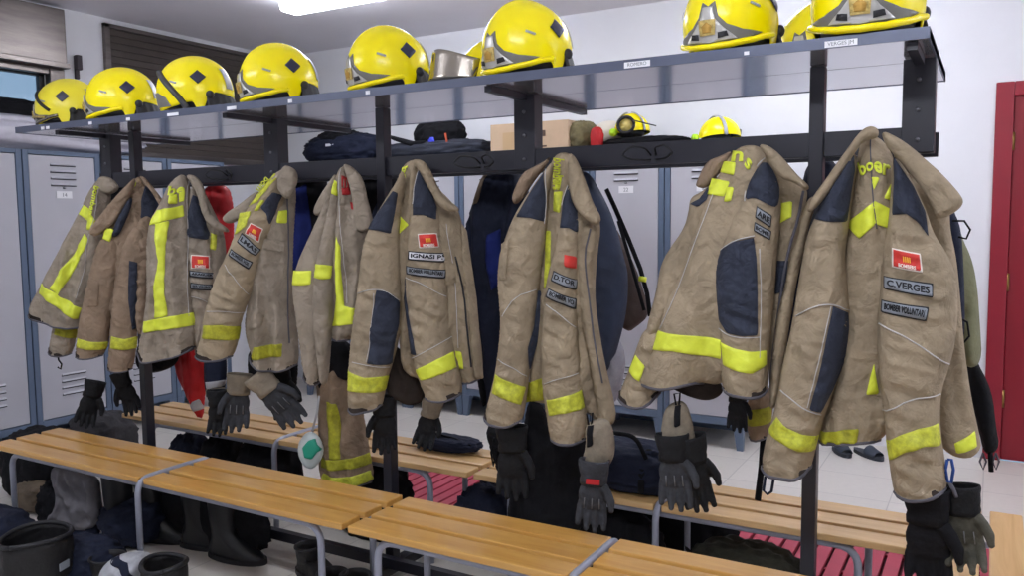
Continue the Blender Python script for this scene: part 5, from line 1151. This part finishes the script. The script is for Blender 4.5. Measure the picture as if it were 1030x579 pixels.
def boot(label, loc, deg, h=.36, m=RUB, sc_=1., group='black rubber boots on the floor', r0=.068):
    t = thing('boot', label, 'boot', loc, math.radians(deg), group); t.scale = (sc_,)*3
    o = link('boot_shell', boot_mesh(h, r0, m), t); s_ = o.modifiers.new('sub', 'SUBSURF'); s_.levels = s_.render_levels = 1; q = o.modifiers.new('s', 'SOLIDIFY'); q.thickness = .006; q.offset = -1
    n = 40
    MB().tube([(r0*math.cos(2*math.pi*k/n), r0*(.9 if r0 > .08 else 1)*math.sin(2*math.pi*k/n), h+((.006)*math.sin(4*math.pi*k/n) if r0 > .08 else 0)) for k in range(n+1)], .009 if r0 > .08 else .006).build('top_rim', HBLK, t, smooth=True)
    V = [(.066+.15*math.cos(2*math.pi*k/n), .054*math.sin(2*math.pi*k/n)*(1+.1*math.cos(2*math.pi*k/n)), z) for z in (0, .022) for k in range(n)]
    link('sole', mesh('sole', V, [(k, (k+1) % n, n+(k+1) % n, n+k) for k in range(n)]+[tuple(range(n))[::-1], tuple(range(n, 2*n))], HBLK, False), t)
    return t
boot('tall rubber boot, toe right, nearest of the boots under the front bench', tuple(atZ(226, 560, 0)[:2])+(0,), 8, .37)
boot('tall rubber boot standing just left of the nearest tall boot', (atZ(190, 556, 0)[0]-.03, atZ(190, 556, 0)[1]+.07, 0), 20, .37)
boot('rubber boot behind the two tall ones with a shine on its toe', tuple(atZ(152, 541, 0)[:2])+(0,), 15, .36)
boot('tall rubber boot left of the middle bench leg', tuple(atZ(121, 545, 0)[:2])+(0,), 80, .36)
boot('worn shoe-like boot lying behind the bench leg at bottom centre', (-2.25, 2.30, .05), -10, .13, LEA, .9, 'leather boots on the floor', .055)
def at_top(px, py, z): P = atZ(px, py, z); return (P[0], P[1], 0)
boot('wide open black fire boot at the bottom left corner, small grey tag on its side', at_top(36, 538, .24), -70, .24, LEA, 1.0, 'leather boots on the floor', .128)
boot('black fire boot with white cloth beside its opening, left of the bench leg', at_top(165, 566, .19), -40, .19, LEA, 1.0, 'leather boots on the floor', .085)
boot('small low black boot behind the white cloth, left of bench leg', at_top(108, 556, .15), 160, .15, LEA, .9, 'leather boots on the floor', .07)
boot('short black boot at the bottom edge, left one of two by the bench leg', at_top(334, 572, .15), -20, .15, LEA, .9, 'leather boots on the floor', .06)
boot('short black boot at the bottom edge, right one of two by the bench leg', at_top(357, 574, .15), -20, .15, LEA, .9, 'leather boots on the floor', .06)
P = atZ(66, 553, .14); MB().box(-.025, .025, -.002, .002, -.014, .014).build('size_tag', PATCH, None); o = bpy.data.objects['size_tag']; bt = [q for q in bpy.data.objects if q.get('label', '').startswith('wide open black')][0]
o.parent = bt; o.location = (.02, .131, .14); o.rotation_euler = (0, 0, math.pi)
P = atZ(122, 570, .13)
g = Garment('white_cloth', 'white and navy crumpled cloth draped in front of the boot at bottom left', 'cloth', (125, 560), P[1], .6, None, 90)
b = g.pill('fold', [(98, 579), (106, 566), (120, 557), (138, 554), (150, 556), (155, 568), (150, 582), (140, 600), (120, 606), (100, 600)], 0, .07, mat('white_cloth', (196, 198, 206), .8, 0, .3, 7, .4), fold=.035, fs=14, stretch=.7, res=.008)
b.dec('navy_edge', [(112, 562), (120, 558), (128, 566), (136, 580), (130, 584), (120, 572)], NAVYC)
P = atZ(78, 582, .0); lump('navy_trousers', 'dark navy trousers slumped right of the wide open fire boot', 'trousers', (P[0]+.02, P[1]+.0, 0), (.16, .12, .085), NAVYC, 91, 20, fold=.02)
# shoes on the far floor
for dx, lb in ((0, 'grey sandal on the far floor below the C.VERGES jacket, left one'), (.15, 'grey sandal on the far floor below the C.VERGES jacket, right one')):
    P = atZ(846, 455, 0); t = thing('sandal', lb, 'shoe', (P[0]+dx, P[1], 0), math.radians(-62+dx*120), 'pair of grey sandals'); t.scale = (.9,)*3
    n = 32; out = [(.135*math.cos(a), (.046+.008*math.cos(a))*math.sin(a)) for a in [2*math.pi*k/n for k in range(n)]]
    V = [(x, y, z) for z in (0, .025) for x, y in out]; link('sole', mesh('sole', V, [(k, (k+1) % n, n+(k+1) % n, n+k) for k in range(n)]+[tuple(range(n))[::-1], tuple(range(n, 2*n))], mat('dark_sole', (50, 54, 64)), False), t)
    mb = MB(); V = []; F = []
    for i in range(9):
        for k in range(13): a = math.pi*k/12; xx = .01+.09*i/8; V.append((xx, .05*math.cos(a)*(1-.2*(i/8)), .022+.055*math.sin(a)*(1-.45*i/8)))
    for i in range(8):
        for k in range(12): F.append((i*13+k, i*13+k+1, (i+1)*13+k+1, (i+1)*13+k))
    o = link('upper', mesh('upper', V, F, mat('grey_blue_rubber', (58, 66, 80), .6)), t); q = o.modifiers.new('s', 'SOLIDIFY'); q.thickness = .005
# ================================================================ things on the locker tops
def top_px(px, Y): return (atY(px, 150, Y)[0], Y, LT)
t = lump('black_bag', 'black soft bag with small white tag on the lockers left of the thin post', 'bag', top_px(349, 5.16), (.37, .17, .12), NAVYC, 93, 0, fold=.05)
link('upper_lobe', (lambda me: (me.transform(Matrix.Translation((-.05, -.02, .10))), me)[1])(lump_mesh('upper_lobe', (.22, .13, .09), BLACKF, 193, fold=.04, sq=2.0)), t)
MB().tube(bend([(-.18, -.08, .17), (-.1, -.10, .27), (.08, -.10, .27), (.16, -.08, .17)], .06), .022, flat=.6).build('carry_handle', BLACKF, t, smooth=True); MB().box(-.06, .02, -.182, -.172, .13, .15).build('white_tag', PATCHW, t)
t = lump('dark_jacket', 'dark grey jacket heaped on the lockers right of the thin post, blue reflective spot', 'jacket', top_px(440, 5.16), (.46, .17, .07), mat('charcoal_navy_cloth', (48, 52, 66), .8, 0, .2, 8, .4), 94, 0, fold=.03)
link('raised_fold', (lambda me: (me.transform(Matrix.Translation((.04, -.02, .06))), me)[1])(lump_mesh('raised_fold', (.20, .13, .13), BLACKF, 95, fold=.03, sq=2.0)), t)
MB().tube([(-.42, -.08, .20), (-.30, -.12, .16), (-.12, -.14, .11), (.0, -.14, .12)], [.01, .035, .045, .03], flat=.45).build('sleeve', BLACKF, t, smooth=True)
MB().ball((.05, -.145, .13), (.03, .012, .035)).build('blue_reflector', mat('blue_reflector', (70, 80, 220), .3), t, smooth=True)
MB().tube([(.16, -.14, .05), (.19, -.15, .11), (.17, -.14, .17)], .008).build('orange_piping', mat('orange_piping', (190, 80, 50), .7), t, smooth=True)
lump('black_cloth', 'black crumpled cloth on the lockers around the small helmet with goggles', 'cloth', top_px(650, 5.10), (.27, .13, .034), BLACKF, 96, 0, fold=.03)
lump('olive_towel', 'olive brown towel bundle on the lockers right of the cardboard box', 'towel', (atY(586, 130, 5.1)[0], 5.12, LT), (.085, .12, .10), mat('olive_brown_cloth', (128, 118, 84), .9, 0, .3, 12, .4), 97, 0, fold=.02)
lump('red_cloth', 'dark red cloth scrap between the olive towel and off-white helmet', 'cloth', (atY(601, 130, 5.0)[0], 4.99, LT), (.04, .03, .07), REDC, 98, 0, fold=.01)
t = lump('plastic_sheet', 'shiny pale plastic sheet bundle lying along the top of the left lockers', 'sheet', (-5.27, 3.0, LT), (.19, .85, .11), mat('pale_plastic_film', (206, 204, 216), .25, 0, .1, 5, .6, 12), 99, 0, fold=.03)
t.location = (-5.26, 2.95, LT)
lump('black_bag', 'black bag in front of the bright window on top of the left lockers', 'bag', (-5.40, 3.05, LT+.16), (.08, .40, .09), BLACKF, 100, 0, fold=.03)
